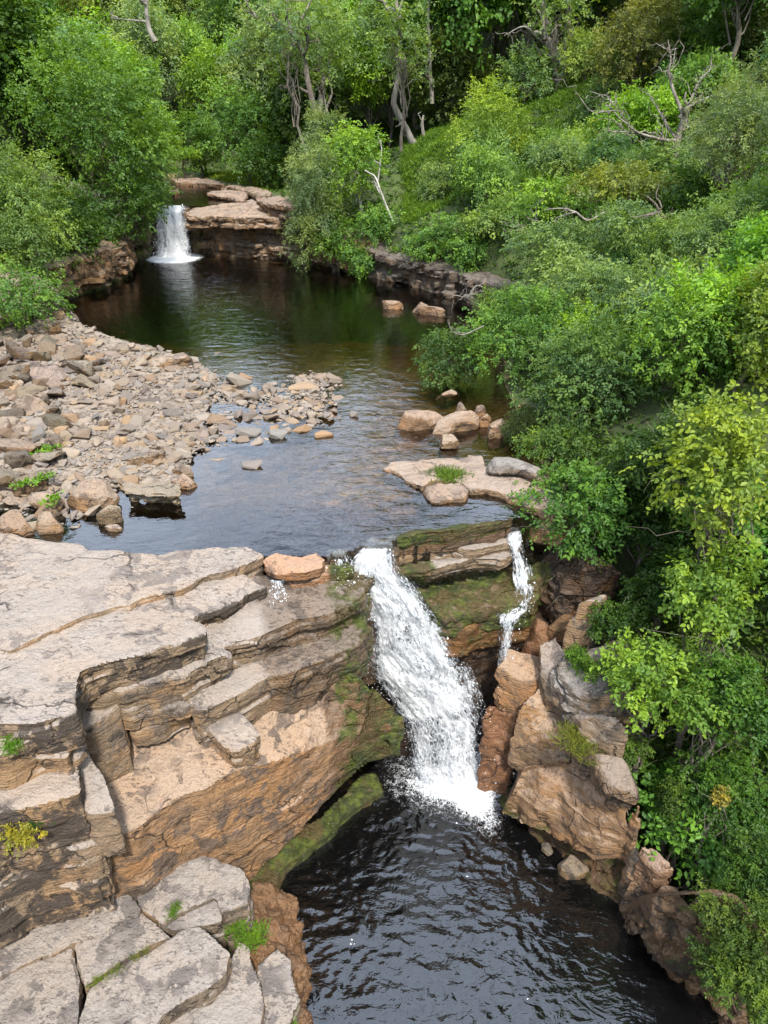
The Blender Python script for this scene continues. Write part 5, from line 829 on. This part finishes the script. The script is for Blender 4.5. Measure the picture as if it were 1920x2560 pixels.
# ---- right bank, near
T('hazel_bush', 1330, 830, 190, 105, 19.5, 'broad bright hazel bush reaching out over the upper pool', GM['hazel'], 'bush', leaf=.085, nl=22, low=-.75, cover=1.1)
T('hazel_bush', 1120, 895, 95, 70, 20, 'lowest outreaching spray of bush dipping towards the brown pool', (.06, .115, .028), 'bush', leaf=.08, nl=14, low=-.8)
T('hazel_bush', 1260, 745, 80, 45, 22, 'yellowish bush top with bleached branch tips beside the far shore', (.085, .14, .025), 'bush', leaf=.085, nl=10)
T('willow_shrub', 1320, 1065, 80, 60, 15.6, 'small narrow-leaved willow shrub behind the flat rock island', (.06, .09, .026), 'shrub', leaf=.06, nl=12, ratio=.3, low=-.9, droop=0.)
T('hazel_bush', 1560, 760, 170, 110, 19, 'grey-green bush mass behind the broad bright hazel', GM['sage'], 'bush', leaf=.08, nl=18, low=-.7)
T('hazel_bush', 1480, 960, 180, 150, 15.5, 'dark sage green hazel in the middle of the right bank', (.085, .155, .048), 'bush', leaf=.075, nl=24, low=-.8, cover=1.15)
T('hazel_bush', 1400, 1110, 110, 60, 14.2, 'light green skirt of leaves trailing behind the flat island', (.10, .17, .034), 'bush', leaf=.065, nl=12, low=-.8)
T('elm_tree', 1720, 850, 150, 150, 14.5, 'yellow-green elm on the right bank under the sage willow', (.125, .235, .038), leaf=.085, nl=20, low=-.8)
T('elm_tree', 1880, 820, 90, 150, 13.5, 'golden-tipped elm cut by the right edge', (.15, .22, .036), leaf=.085, nl=14, low=-.8)
T('elm_tree', 1440, 1290, 140, 130, 12.2, 'rounded fresh green bush overhanging the thin side fall', (.075, .165, .03), 'bush', leaf=.09, nl=20, low=-.85, cover=1.2)
T('elm_tree', 1640, 1130, 130, 130, 12.8, 'shaded green elm between the rounded bush and the big yellow elm', (.05, .10, .02), leaf=.08, nl=16, low=-.8)
T('elm_tree', 1800, 1180, 140, 190, 10.6, 'big yellow-leaved elm dominating the right edge', (.19, .265, .04), leaf=.105, nl=24, low=-.8, cover=1.1)
T('elm_tree', 1790, 1480, 130, 130, 9.6, 'middle yellow-green spray of elm on the right edge', (.15, .25, .038), leaf=.095, nl=16, low=-.8)
T('elm_tree', 1660, 1690, 150, 110, 9.2, 'lowest yellow-green elm spray reaching to the fern-covered outcrop', (.15, .255, .038), leaf=.085, nl=18, low=-.8)
T('elm_tree', 1830, 1760, 110, 130, 8.6, 'dark green leaf mass below the yellow elm sprays', (.065, .145, .022), leaf=.085, nl=14, low=-.8)
T('elm_tree', 1790, 1990, 130, 110, 8.2, 'dense dark green bush above the stained rock wall', (.06, .135, .02), 'bush', leaf=.06, nl=16, low=-.85)
T('shrub', 1680, 1990, 50, 60, 8.3, 'ferny light green tuft trailing over the orange-brown rock face', (.07, .12, .02), 'shrub', leaf=.04, nl=8, low=-.9, k=5)
T('shrub', 1795, 1985, 28, 28, 7.75, 'sprig of yellowed leaves in front of the dense dark bush', (.30, .25, .05), 'shrub', leaf=.055, nl=5, cover=.5)
T('bramble', 1870, 2330, 85, 140, 6.0, 'berry bush with reddish fruit leaning over the bottom right corner', (.075, .125, .02), 'bush', base=PD(1960, 2300, 6.6), leaf=.045, nl=14, low=-.9, cover=.8, r0=.018)
T('bramble', 1785, 2290, 55, 75, 6.3, 'loose pale green twigs reaching out from the berry bush', (.09, .14, .028), 'shrub', base=PD(1880, 2260, 7.0), leaf=.04, nl=9, low=-.9, cover=.55, r0=.018)
T('shrub', 1880, 2140, 70, 90, 7.0, 'shaded leafy shrub right of the stained rock wall', (.05, .10, .018), 'shrub', leaf=.055, nl=10, low=-.9)
T('shrub', 1450, 1655, 42, 42, 10.1, 'bright ferny green shrub growing on the brown outcrop', (.075, .16, .016), 'shrub', leaf=.055, nl=8, ratio=.35, droop=.0)
T('shrub', 1530, 1560, 70, 50, 10.4, 'low dark weeds between outcrop and overhanging elm', (.045, .095, .016), 'shrub', leaf=.06, nl=8)
T('shrub', 1510, 1700, 50, 50, 9.7, 'light green herb clump below the bright ferny shrub', (.09, .165, .022), 'shrub', leaf=.05, nl=7)
T('shrub', 1480, 1850, 40, 38, 9.2, 'small leafy clump rooted in the crack of the right wall', (.06, .125, .02), 'shrub', leaf=.045, nl=6)
T('shrub', 1560, 1870, 55, 45, 8.9, 'trailing herbs over the dark-faced overhanging slab', (.08, .14, .022), 'shrub', leaf=.045, nl=8, low=-.9, droop=.6)
T('shrub', 50, 2075, 68, 48, 6.15, 'yellow-leaved little shrub on the dark terrace face', (.30, .27, .03), 'shrub', leaf=.036, nl=9, k=6, cover=.8, base=(PD(60, 2090, 6.2)))
T('shrub', 110, 2040, 38, 36, 6.3, 'dark green small-leaved shrub behind the yellow one', (.035, .085, .014), 'shrub', leaf=.025, nl=6, k=6, base=(PD(110, 2060, 6.4)))
T('elm_tree', 1610, 1310, 110, 110, 12.4, 'elm crown coloured deep green for the shade right of the rounded fresh bush', (.04, .09, .016), leaf=.085, nl=14, low=-.8)  # darker leaf colour stands for the deep shade beneath the elms
T('elm_tree', 1650, 1470, 90, 90, 11.2, 'leafy branch mass coloured dark for the shade behind the brown outcrop', (.038, .085, .015), leaf=.085, nl=12, low=-.8)  # shade of the gap painted as darker leaves here too
T('shrub', 1570, 1230, 90, 90, 13.4, 'dull green shrub in the gap under the shaded elm', (.05, .10, .02), 'shrub', leaf=.08, nl=12, low=-.8)
T('bramble', 1900, 2210, 80, 90, 6.6, 'dense dark bramble mass in the corner above the berry bush', (.045, .10, .016), 'bush', leaf=.05, nl=12, low=-.9, r0=.018)
T('bramble', 1900, 2480, 60, 90, 5.4, 'lowest leafy sprays hanging over the black water in the corner', (.09, .15, .024), 'bush', base=PD(1990, 2440, 6.0), leaf=.04, nl=9, low=-.9, cover=.7, r0=.018)
T('shrub', 1700, 2080, 60, 50, 7.9, 'dark trailing foliage between rock face and dense dark bush', (.05, .11, .018), 'shrub', leaf=.045, nl=9, low=-.9, droop=.6)
T('leafy_tree', 490, 345, 65, 75, 56, 'dusky green tree behind the grassy river bend', GM['mid'], leaf=.17, nl=12, low=-.9)
T('shrub', 455, 385, 45, 22, 53, 'low bright shrub edging the grassy river bend', GM['lime'], 'shrub', leaf=.14, nl=8, low=-.5)
T('bramble', 1800, 2430, 70, 90, 5.75, 'tangled green bramble spilling down the shaded wall to the water', (.07, .125, .022), 'bush', base=PD(1890, 2380, 6.4), leaf=.042, nl=10, low=-.9, cover=.75, r0=.018)
for q, (x, y, lab) in enumerate([(905, 645, 'hanging bush at the foot of the silvery willow over dark cliff'), (1000, 665, 'trailing bush covering the low cliff left of the stacked blocks'), (1070, 690, 'drooping leafy bush over the middle of the far right cliff'), (1235, 700, 'hanging greenery beside bleached branches over the far cliff')]):
    T('shrub', x, y, 58, 42, 34.5-q*.5, lab, GM[['hazel', 'mid', 'hazel', 'sage'][q]], 'shrub', leaf=.12, nl=10, low=-.9, droop=.6, base=PD(x+10, y+20, 34.8-q*.5))
T('leafy_tree', 1010, 110, 75, 120, 41.5, 'thin-leaved ash crown in front of the crooked double trunk', GM['olive'], leaf=.15, nl=12, cover=.4)
T('leafy_tree', 1390, 40, 85, 80, 41, 'airy ash crown around the forked pale trunk', GM['olive'], leaf=.15, nl=12, cover=.4)
T('leafy_tree', 720, 90, 80, 100, 44, 'airy olive leaves around the dark leaning bough', GM['sage'], leaf=.15, nl=12, cover=.4)
# ---- bare and dead wood
def limb(A, pts, r0, r1, rs, tw=0, sides=6, ttwig=.5):
    q = np.array([PD(*p) for p in pts]); t = np.linspace(0, 1, len(q)); tt = np.linspace(0, 1, len(q)*5); q = np.stack([np.interp(tt, t, q[:, j]) for j in range(3)], -1)
    ker = np.array([1, 2, 3, 2, 1.])/9; qq = np.pad(q, ((2, 2), (0, 0)), 'edge'); q2 = np.stack([np.convolve(qq[:, j], ker, 'valid') for j in range(3)], -1); q2[0] = q[0]; q2[-1] = q[-1]
    q2 += np.cumsum(rs.normal(size=q2.shape), 0)*.012*np.linalg.norm(q[-1]-q[0])/np.sqrt(len(q2)); A.tube(q2, np.linspace(r0*.8, r1*.7, len(q2)), sides)
    ln = np.linalg.norm(q[-1]-q[0])
    for _ in range(tw):
        j = rs.integers(3, len(q2)); d = nrmz(q2[j]-q2[j-2]); e = q2[j]+(d*.5+rs.normal(size=3)*.55+np.array([0, 0, .25]))*ln*ttwig*rs.uniform(.3, .7); w = wig(rs, q2[j], e, 7, .2); A.tube(w, np.linspace(max(r1, .006)*1.1, .004+r1*.2, 7), 4)
        for _ in range(2):
            m = rs.integers(2, 7); e2 = w[m]+rs.normal(size=3)*np.linalg.norm(e-q2[j])*.35; A.tube(wig(rs, w[m], e2, 5, .2), np.linspace(max(r1, .006)*.55, .003, 5), 3)
def woody(name, label, limbs, mat, cat='tree'):
    rs = np.random.default_rng(abs(hash(label)) % 1000 if False else len(label)*7); A = Acc()
    for l in limbs: limb(A, *l[:3], rs, *l[3:])
    V, Fc = A.get(); b = PD(*limbs[0][0][0]); o = tag(link(name, mesh_np(name, V-b, Fc), mat, None, b), label, cat); return o
woody('dead_tree', 'bleached leafless dead tree with twisting branches on the right slope', [
    ([(1690, 420, 29), (1688, 370, 29), (1700, 330, 29), (1712, 290, 28.8), (1708, 270, 28.6)], .20, .12, 2),
    ([(1708, 275, 28.7), (1745, 255, 28.5), (1775, 240, 28.2), (1805, 235, 28)], .09, .02, 9),
    ([(1706, 285, 28.7), (1690, 240, 28.8), (1672, 190, 29), (1680, 150, 29), (1672, 100, 29.2)], .09, .02, 10),
    ([(1690, 350, 29), (1660, 350, 28.6), (1620, 340, 28.2), (1590, 325, 28), (1560, 300, 27.8), (1520, 262, 27.6)], .09, .02, 12),
    ([(1610, 338, 28.2), (1570, 330, 28), (1525, 330, 27.8), (1518, 320, 27.6)], .05, .015, 9),
    ([(1688, 345, 29), (1660, 300, 29.2), (1640, 260, 29.4), (1620, 230, 29.5)], .065, .015, 9),
    ([(1700, 330, 29), (1735, 310, 29.2), (1770, 300, 29.4)], .055, .015, 8),
    ([(1712, 290, 28.8), (1740, 220, 29), (1760, 190, 29.2), (1790, 165, 29.3)], .065, .015, 10),
    ([(1680, 400, 29), (1660, 370, 28.8), (1655, 340, 28.6), (1640, 320, 28.5)], .07, .02, 3)], M_DEAD, 'dead tree')
woody('ash_trunk', 'forked pale ash trunk rising out of the frame top', [
    ([(1397, 222, 42), (1390, 180, 42), (1385, 130, 42), (1362, 105, 42), (1355, 60, 42), (1358, -40, 42)], .32, .18, 2),
    ([(1400, 215, 42), (1412, 170, 41.8), (1416, 110, 41.6), (1422, 40, 41.4), (1428, -40, 41.2)], .26, .17, 2),
    ([(1388, 150, 42), (1390, 100, 42.3), (1372, 60, 42.6), (1340, 20, 43)], .2, .08, 3),
    ([(1358, 108, 42), (1310, 60, 41), (1260, 90, 40.5)], .07, .02, 5)], M_PALE)
woody('ash_trunk', 'crooked double ash trunk at the foot of the grassy slope', [
    ([(1062, 402, 43), (1035, 365, 43), (1015, 320, 43), (980, 262, 43), (1000, 180, 43), (998, 110, 43), (990, -20, 43)], .3, .14, 4),
    ([(1065, 400, 43), (1062, 350, 43), (1055, 310, 43), (1060, 290, 43)], .17, .08, 1)], M_PALE)
woody('ash_trunk', 'slim straight grey trunk beside the crooked double trunk', [([(1080, 260, 46), (1076, 200, 46), (1074, 120, 46), (1070, 60, 46), (1072, -20, 46)], .17, .10, 4)], M_PALE)
woody('ash_trunk', 'dark leaning bough with a broken top in the tall open olive tree', [([(790, 290, 45), (770, 210, 45), (762, 140, 45), (740, 90, 45), (690, 50, 45), (676, 24, 45)], .24, .10, 5), ([(775, 235, 45), (740, 215, 44.5), (700, 222, 44)], .12, .04, 4), ([(748, 100, 45), (720, 60, 45), (722, 0, 45)], .10, .05, 3)], M_BARK)
woody('bare_birch', 'slim bare white trunk curving up from the birch by the pool cliff', [([(985, 560, 35.2), (970, 520, 35.2), (955, 480, 35.2), (940, 440, 35.3), (915, 425, 35.4)], .09, .04, 2), ([(945, 450, 35.3), (950, 410, 35.3), (955, 370, 35.4)], .05, .02, 2)], M_WHITE)
woody('dead_tree', 'pale dead trunk with bare twigs high on the back slope', [([(388, 105, 50), (372, 70, 50), (366, 20, 50), (370, -20, 50)], .22, .12, 3), ([(368, 55, 50), (330, 50, 50), (295, 45, 50)], .10, .03, 6)], M_PALE, 'dead tree')
woody('fallen_branch', 'long bleached forked branch lying across shrubs below the dead tree', [([(1515, 530, 25), (1470, 555, 25), (1440, 530, 25), (1400, 520, 25.2), (1360, 525, 25.4)], .06, .02, 6), ([(1440, 530, 25), (1390, 545, 25), (1385, 555, 25)], .03, .01, 3)], M_DEAD, 'branch')
woody('fallen_branch', 'dark bent branch rising from the mid green shrub', [([(1700, 570, 22), (1660, 545, 22), (1640, 510, 22), (1620, 490, 22)], .07, .03, 4), ([(1650, 530, 22), (1610, 540, 22), (1580, 545, 22)], .05, .015, 4)], M_BARK, 'branch')
woody('fallen_branch', 'tangle of bleached branches at the water end of the bright hazel', [([(1260, 770, 22), (1215, 742, 22.7), (1180, 735, 23), (1165, 742, 23), (1145, 738, 23)], .045, .015, 5), ([(1260, 770, 22), (1225, 725, 22.6), (1190, 712, 23), (1180, 730, 23)], .04, .015, 5), ([(1260, 770, 22), (1200, 765, 22), (1160, 738, 22)], .03, .01, 4)], M_DEAD, 'branches')
woody('fallen_branch', 'single curved bleached branch drooping in front of the bright hazel', [([(1210, 815, 19), (1160, 838, 18.8), (1130, 832, 18.8), (1118, 800, 18.8)], .025, .008, 4)], M_DEAD, 'branch')
woody('fallen_branch', 'bare grey branches fanning up in the shrubs of the bank', [([(1360, 640, 28), (1340, 590, 28), (1300, 575, 28), (1270, 580, 28)], .04, .012, 5), ([(1370, 640, 28), (1350, 560, 28), (1330, 520, 28)], .035, .012, 4), ([(1380, 645, 28), (1330, 600, 28), (1300, 560, 28)], .03, .01, 4)], M_DEAD, 'branches')
woody('tree_stump', 'short pale broken stump on the cliff top', [([(1192, 575, 34), (1188, 555, 34), (1186, 540, 34)], .16, .10, 0)], M_WHITE, 'stump')
# ---- hillside wood behind everything: six kinds, copied
KIND = []
for i, (cname, lf_, nl_, rt) in enumerate([('mid', .24, 16, .6), ('hazel', .24, 14, .6), ('olive', .22, 16, .45), ('sage', .24, 18, .45), ('lime', .24, 14, .55), ('deep', .26, 18, .6)]):
    rs = np.random.default_rng(300+i); R = np.array([2.8, 2.8, 3.3]); C, r = crown_shape(rs, R, nl_)
    V, Fc, v = crown_leaves(rs, R, C, r, 2300, 7, lf_, .3, .7, False, rt, .3); cen = np.array([0, 0, 5.2])
    mc_ = mesh_np('crown', V+cen, Fc, False, None, {'var': v}); mc_.materials.append(M_LEAF)
    Vt, Ft = skeleton(rs, np.zeros(3), C, cen-np.array([0, 0, 1.]), .17).get(); mt_ = mesh_np('trunk', Vt, Ft); mt_.materials.append(M_BARK); KIND.append((mc_, mt_, GM[cname]))
rs = np.random.default_rng(77); placed = []
def wood_tree(x, y, s, kd=None, col=None):
    mc_, mt_, c = KIND[rs.integers(6) if kd is None else kd]; z = tz(x, y)-.2
    root = bpy.data.objects.new('woodland_tree', None); COL.objects.link(root); root.location = (x, y, z); root.rotation_euler = (0, 0, rs.uniform(0, 6.28)); root.scale = (s*rs.uniform(.9, 1.15), s*rs.uniform(.9, 1.15), s*rs.uniform(.85, 1.2))
    tag(root, 'leafy tree in the wood covering the valley sides behind the falls', 'tree', 'trees of the wood on the valley sides')
    cc = np.array(col or c)*rs.uniform(.95, 1.35)*np.array([rs.uniform(.85, 1.15), 1, rs.uniform(.8, 1.2)]); link('crown', mc_, None, root, None, tuple(cc)); link('trunk', mt_, None, root)
for _ in range(6000):
    y = rs.uniform(40, 100); h = .58*y+3; x = rs.uniform(-h, h)
    p = np.array([[x, y, 0.]]); s_r = polysd(RIVER, p[:, 0], p[:, 1])[0]; s_p = polysd(POOL, p[:, 0], p[:, 1])[0]
    if s_r < 3.2 or s_p < 4 or (y < 48 and -14 < x < 12): continue
    slope_gap = (2 < x < 12 and 36 < y < 47)
    if slope_gap: continue
    sp2 = 3.0+.012*y
    if any((x-a)**2+(y-b)**2 < sp2**2 for a, b in placed): continue
    placed.append((x, y)); wood_tree(x, y, rs.uniform(.75, 1.25))
    if len(placed) > 230: break
for x, y, s in [(-19, 30, 1.), (-22, 36, 1.1), (-17.5, 24, .8), (-23, 27, 1.1), (19, 30, 1.), (22, 36, 1.1), (17, 25, .9), (24, 30, 1.), (15, 20, .8), (19, 21, 1.), (14, 34, .8), (18, 38, .9)]: wood_tree(x, y, s)
SHK = []
for i, (cname, lf_, rt) in enumerate([('lime', .13, .5), ('hazel', .14, .6), ('olive', .12, .45), ('sage', .13, .45)]):
    rs2 = np.random.default_rng(400+i); R = np.array([1.5, 1.5, 1.15]); C, r = crown_shape(rs2, R, 13, -.3); cen = np.array([0, 0, .9])
    V, Fc, v = crown_leaves(rs2, R, C, r, 1500, 7, lf_, .25, .7, False, rt, .35); mc_ = mesh_np('crown', V+cen, Fc, False, None, {'var': v}); mc_.materials.append(M_LEAF)
    Vt, Ft = skeleton(rs2, np.zeros(3), C, cen-np.array([0, 0, .4]), .07).get(); mt_ = mesh_np('stem', Vt, Ft); mt_.materials.append(M_BARK); SHK.append((mc_, mt_, GM[cname]))
def bush_at(x, y, s_):
    k = rs.integers(4); mc_, mt_, c = SHK[k]; root = bpy.data.objects.new('bush', None); COL.objects.link(root); root.location = (x, y, tz(x, y)-.15); root.rotation_euler = (0, 0, rs.uniform(0, 6.28)); root.scale = (s_, s_, s_*rs.uniform(.8, 1.3))
    tag(root, 'low leafy bush in the thicket covering the right bank slope', 'bush', 'bushes of the right bank thicket'); cc = np.array(c)*rs.uniform(.95, 1.2)*np.array([rs.uniform(.8, 1.1), 1, 1]); link('crown', mc_, None, root, None, tuple(cc)); link('stem', mt_, None, root)
pl2 = []
for _ in range(3000):
    x, y = rs.uniform(2.5, 20), rs.uniform(18, 41)
    if polysd(POOL, np.array([x]), np.array([y]))[0] < 1.6 or (x < 9 and y > 37) or any((x-a)**2+(y-b)**2 < 1.9**2 for a, b in pl2): continue
    pl2.append((x, y)); bush_at(x, y, rs.uniform(.6, 1.15))
    if len(pl2) > 90: break
for _ in range(900):                     # the bank above the gorge
    x, y = rs.uniform(5.6, 19), rs.uniform(2, 19)
    if any((x-a)**2+(y-b)**2 < 1.7**2 for a, b in pl2): continue
    pl2.append((x, y)); bush_at(x, y, rs.uniform(.5, 1.0)+.05*max(0, x-8))
    if len(pl2) > 165: break
for x, y, s in [(11, 9, .8), (13.5, 13, .9), (12.5, 17, .8), (16, 8, 1.), (17, 15, 1.), (11.5, 5, .7), (14, 3, .9), (20, 11, 1.1), (-15, 18, .9), (-17, 13, 1.), (-15.5, 8, .9), (-19, 20, 1.)]: wood_tree(x, y, s)
# ---- ground cover, grass and ferns: nobody could count it
def tufts(name, label, pts, leaf, n, color, width=.25, up=1.2, seed=1, mat=None, spread=1.):
    rs = np.random.default_rng(seed); m = len(pts); b = np.repeat(np.asarray(pts, float), n, 0); M = len(b)
    d = nrmz(np.c_[rs.normal(size=(M, 2))*spread, np.abs(rs.normal(size=M))*.5+up*rs.uniform(.3, 1, M)]); b = b+np.c_[rs.normal(size=(M, 2))*leaf*.5, np.zeros(M)]
    nr = nrmz(np.c_[rs.normal(size=(M, 2))*.5, np.ones(M)]); nr = nrmz(nr-d*np.sum(nr*d, 1)[:, None]); L = leaf*rs.uniform(.5, 1.25, M)
    V, Fc, k = leaf_quads(b, d, nr, L, L*width, True); v = np.repeat(np.clip(np.repeat(rs.uniform(.1, .9, m), n)+.15*rs.normal(size=M), 0, 1), k)
    V, c = rebase(V); return link(name, mesh_np(name, V, Fc, False, None, {'var': v}), mat or M_GRASS, None, c, color)
rs = np.random.default_rng(5)
gp = np.c_[rs.uniform(-26, 26, 60000), rs.uniform(12, 62, 60000)]; hz, s_p, s_r, s_g = terrain(gp[:, 0], gp[:, 1])
ok = (s_p > .5) & ~((gp[:, 1] < 25) & (gp[:, 0] < 2)) & ~((s_r < 1.5) & (gp[:, 1] > 38)) & (rs.uniform(size=60000) < .75)
tag(tufts('undergrowth', '', np.c_[gp[ok], hz[ok]][:40000], .17, 7, (.065, .125, .02), .5, .8, 3), 'low green undergrowth and ferns over the banks', None, None, 'stuff')
gs = np.c_[rs.uniform(1, 13, 16000), rs.uniform(35, 48, 16000)]; hz = terrain(gs[:, 0], gs[:, 1])[0]
tag(tufts('grass', '', np.c_[gs, hz], .24, 8, (.11, .20, .02), .13, 1.0, 4), 'bright green grassy slope under the birches', None, None, 'stuff')
gs = np.c_[rs.uniform(-16, -7, 5000), rs.uniform(45, 58, 5000)]; hz, _, s_r, _ = terrain(gs[:, 0], gs[:, 1]); k_ = (s_r > .7) & (s_r < 7)
tag(tufts('grass', '', np.c_[gs, hz][k_], .28, 8, (.15, .22, .02), .16, 1.3, 6), 'sunny grass patch at the river bend', None, None, 'stuff')
rw_ = np.c_[rs.uniform(1.8, 9, 7000), rs.uniform(4, 12.5, 7000)]; hz, _, _, s_g = terrain(rw_[:, 0], rw_[:, 1]); k_ = s_g > 1.6
tag(tufts('undergrowth', '', np.c_[rw_, hz][k_], .2, 7, (.06, .11, .018), .4, .9, 8), 'weeds and ferns on the right wall under the elms', None, None, 'stuff')
def patch(name, pix, z, leaf, n, label, color, r, seed, nb=8, width=.12, up=1.5, group=None):
    if group:
        for q, p in enumerate(pix):
            patch(name, [p], z, leaf, n, label, color, r, seed+q*7, nb, width, up)['group'] = group
        return
    rs = np.random.default_rng(seed); L = []
    for x, y in pix:
        c = P(x, y, z); L.append(c+np.c_[rs.normal(size=(n, 2))*r, np.zeros(n)])
    return tag(tufts(name, '', np.concatenate(L), leaf, nb, color, width, up, seed), label, 'grass tuft')
patch('grass_tuft', [(590, 2320), (570, 2290), (615, 2360), (640, 2340)], 1.45, .14, 28, 'bright grass tuft in the gap at the brink of the lower platform', (.11, .2, .025), .055, 11, group='tufts at the platform brink')
patch('grass_tuft', [(690, 2540), (700, 2560)], 1.1, .13, 24, 'grass tuft at the bottom edge beside the wedge slab', (.11, .2, .025), .07, 12)
patch('grass_tuft', [(50, 1805), (35, 1835), (30, 1870)], 5.66, .09, 26, 'little green weeds in the joint of the uppermost terrace', (.09, .19, .02), .05, 13, group='weeds in the terrace joint')
patch('grass_tuft', [(430, 2285), (440, 2275)], 2.0, .07, 16, 'thin grass in the crack beside the step-like slab', (.09, .17, .02), .035, 14, group='grass in the slab crack')
patch('grass_tuft', [(235, 2455), (260, 2440), (290, 2425)], 1.98, .05, 16, 'mossy grass strip along the diagonal crack of the platform', (.13, .18, .02), .04, 15, group='grass along the diagonal crack')
patch('grass_tuft', [(335, 2395), (360, 2380)], 1.97, .05, 14, 'yellowish moss grass in the crack behind the big front slab', (.16, .18, .03), .04, 16)
patch('grass_tuft', [(1114, 1190), (1124, 1188), (1134, 1191), (1112, 1194), (1122, 1195)], UP+.12, .17, 20, 'wispy grass tuft growing on the flat rock island', (.12, .19, .035), .10, 17, 7, .1)
patch('weed', [(120, 1122), (70, 1140), (105, 1195), (60, 1210), (135, 1250), (20, 1060), (15, 1100)], UP+.35, .10, 14, 'fresh green weed growing between the stones of the bar', (.11, .22, .02), .12, 18, 6, .5, .8, 'weeds on the bar')
patch('grass_tuft', [(1430, 1835), (1445, 1860), (1460, 1880), (1490, 1820)], 3.1, .2, 22, 'straw-tinged grass hanging over the right wall beside the cream boulder', (.17, .19, .04), .10, 19, 8, .07, .8)
patch('grass_tuft', [(496, 2010), (500, 2025)], 2.75, .07, 14, 'tiny green tuft on the dark stained face of the orange boulder', (.08, .17, .02), .04, 20)
patch('grass_tuft', [(120, 2180), (250, 2165)], 2.2, .07, 14, 'small green tuft in the gap behind the lower platform', (.08, .16, .02), .04, 21, group='tufts behind the lower platform')
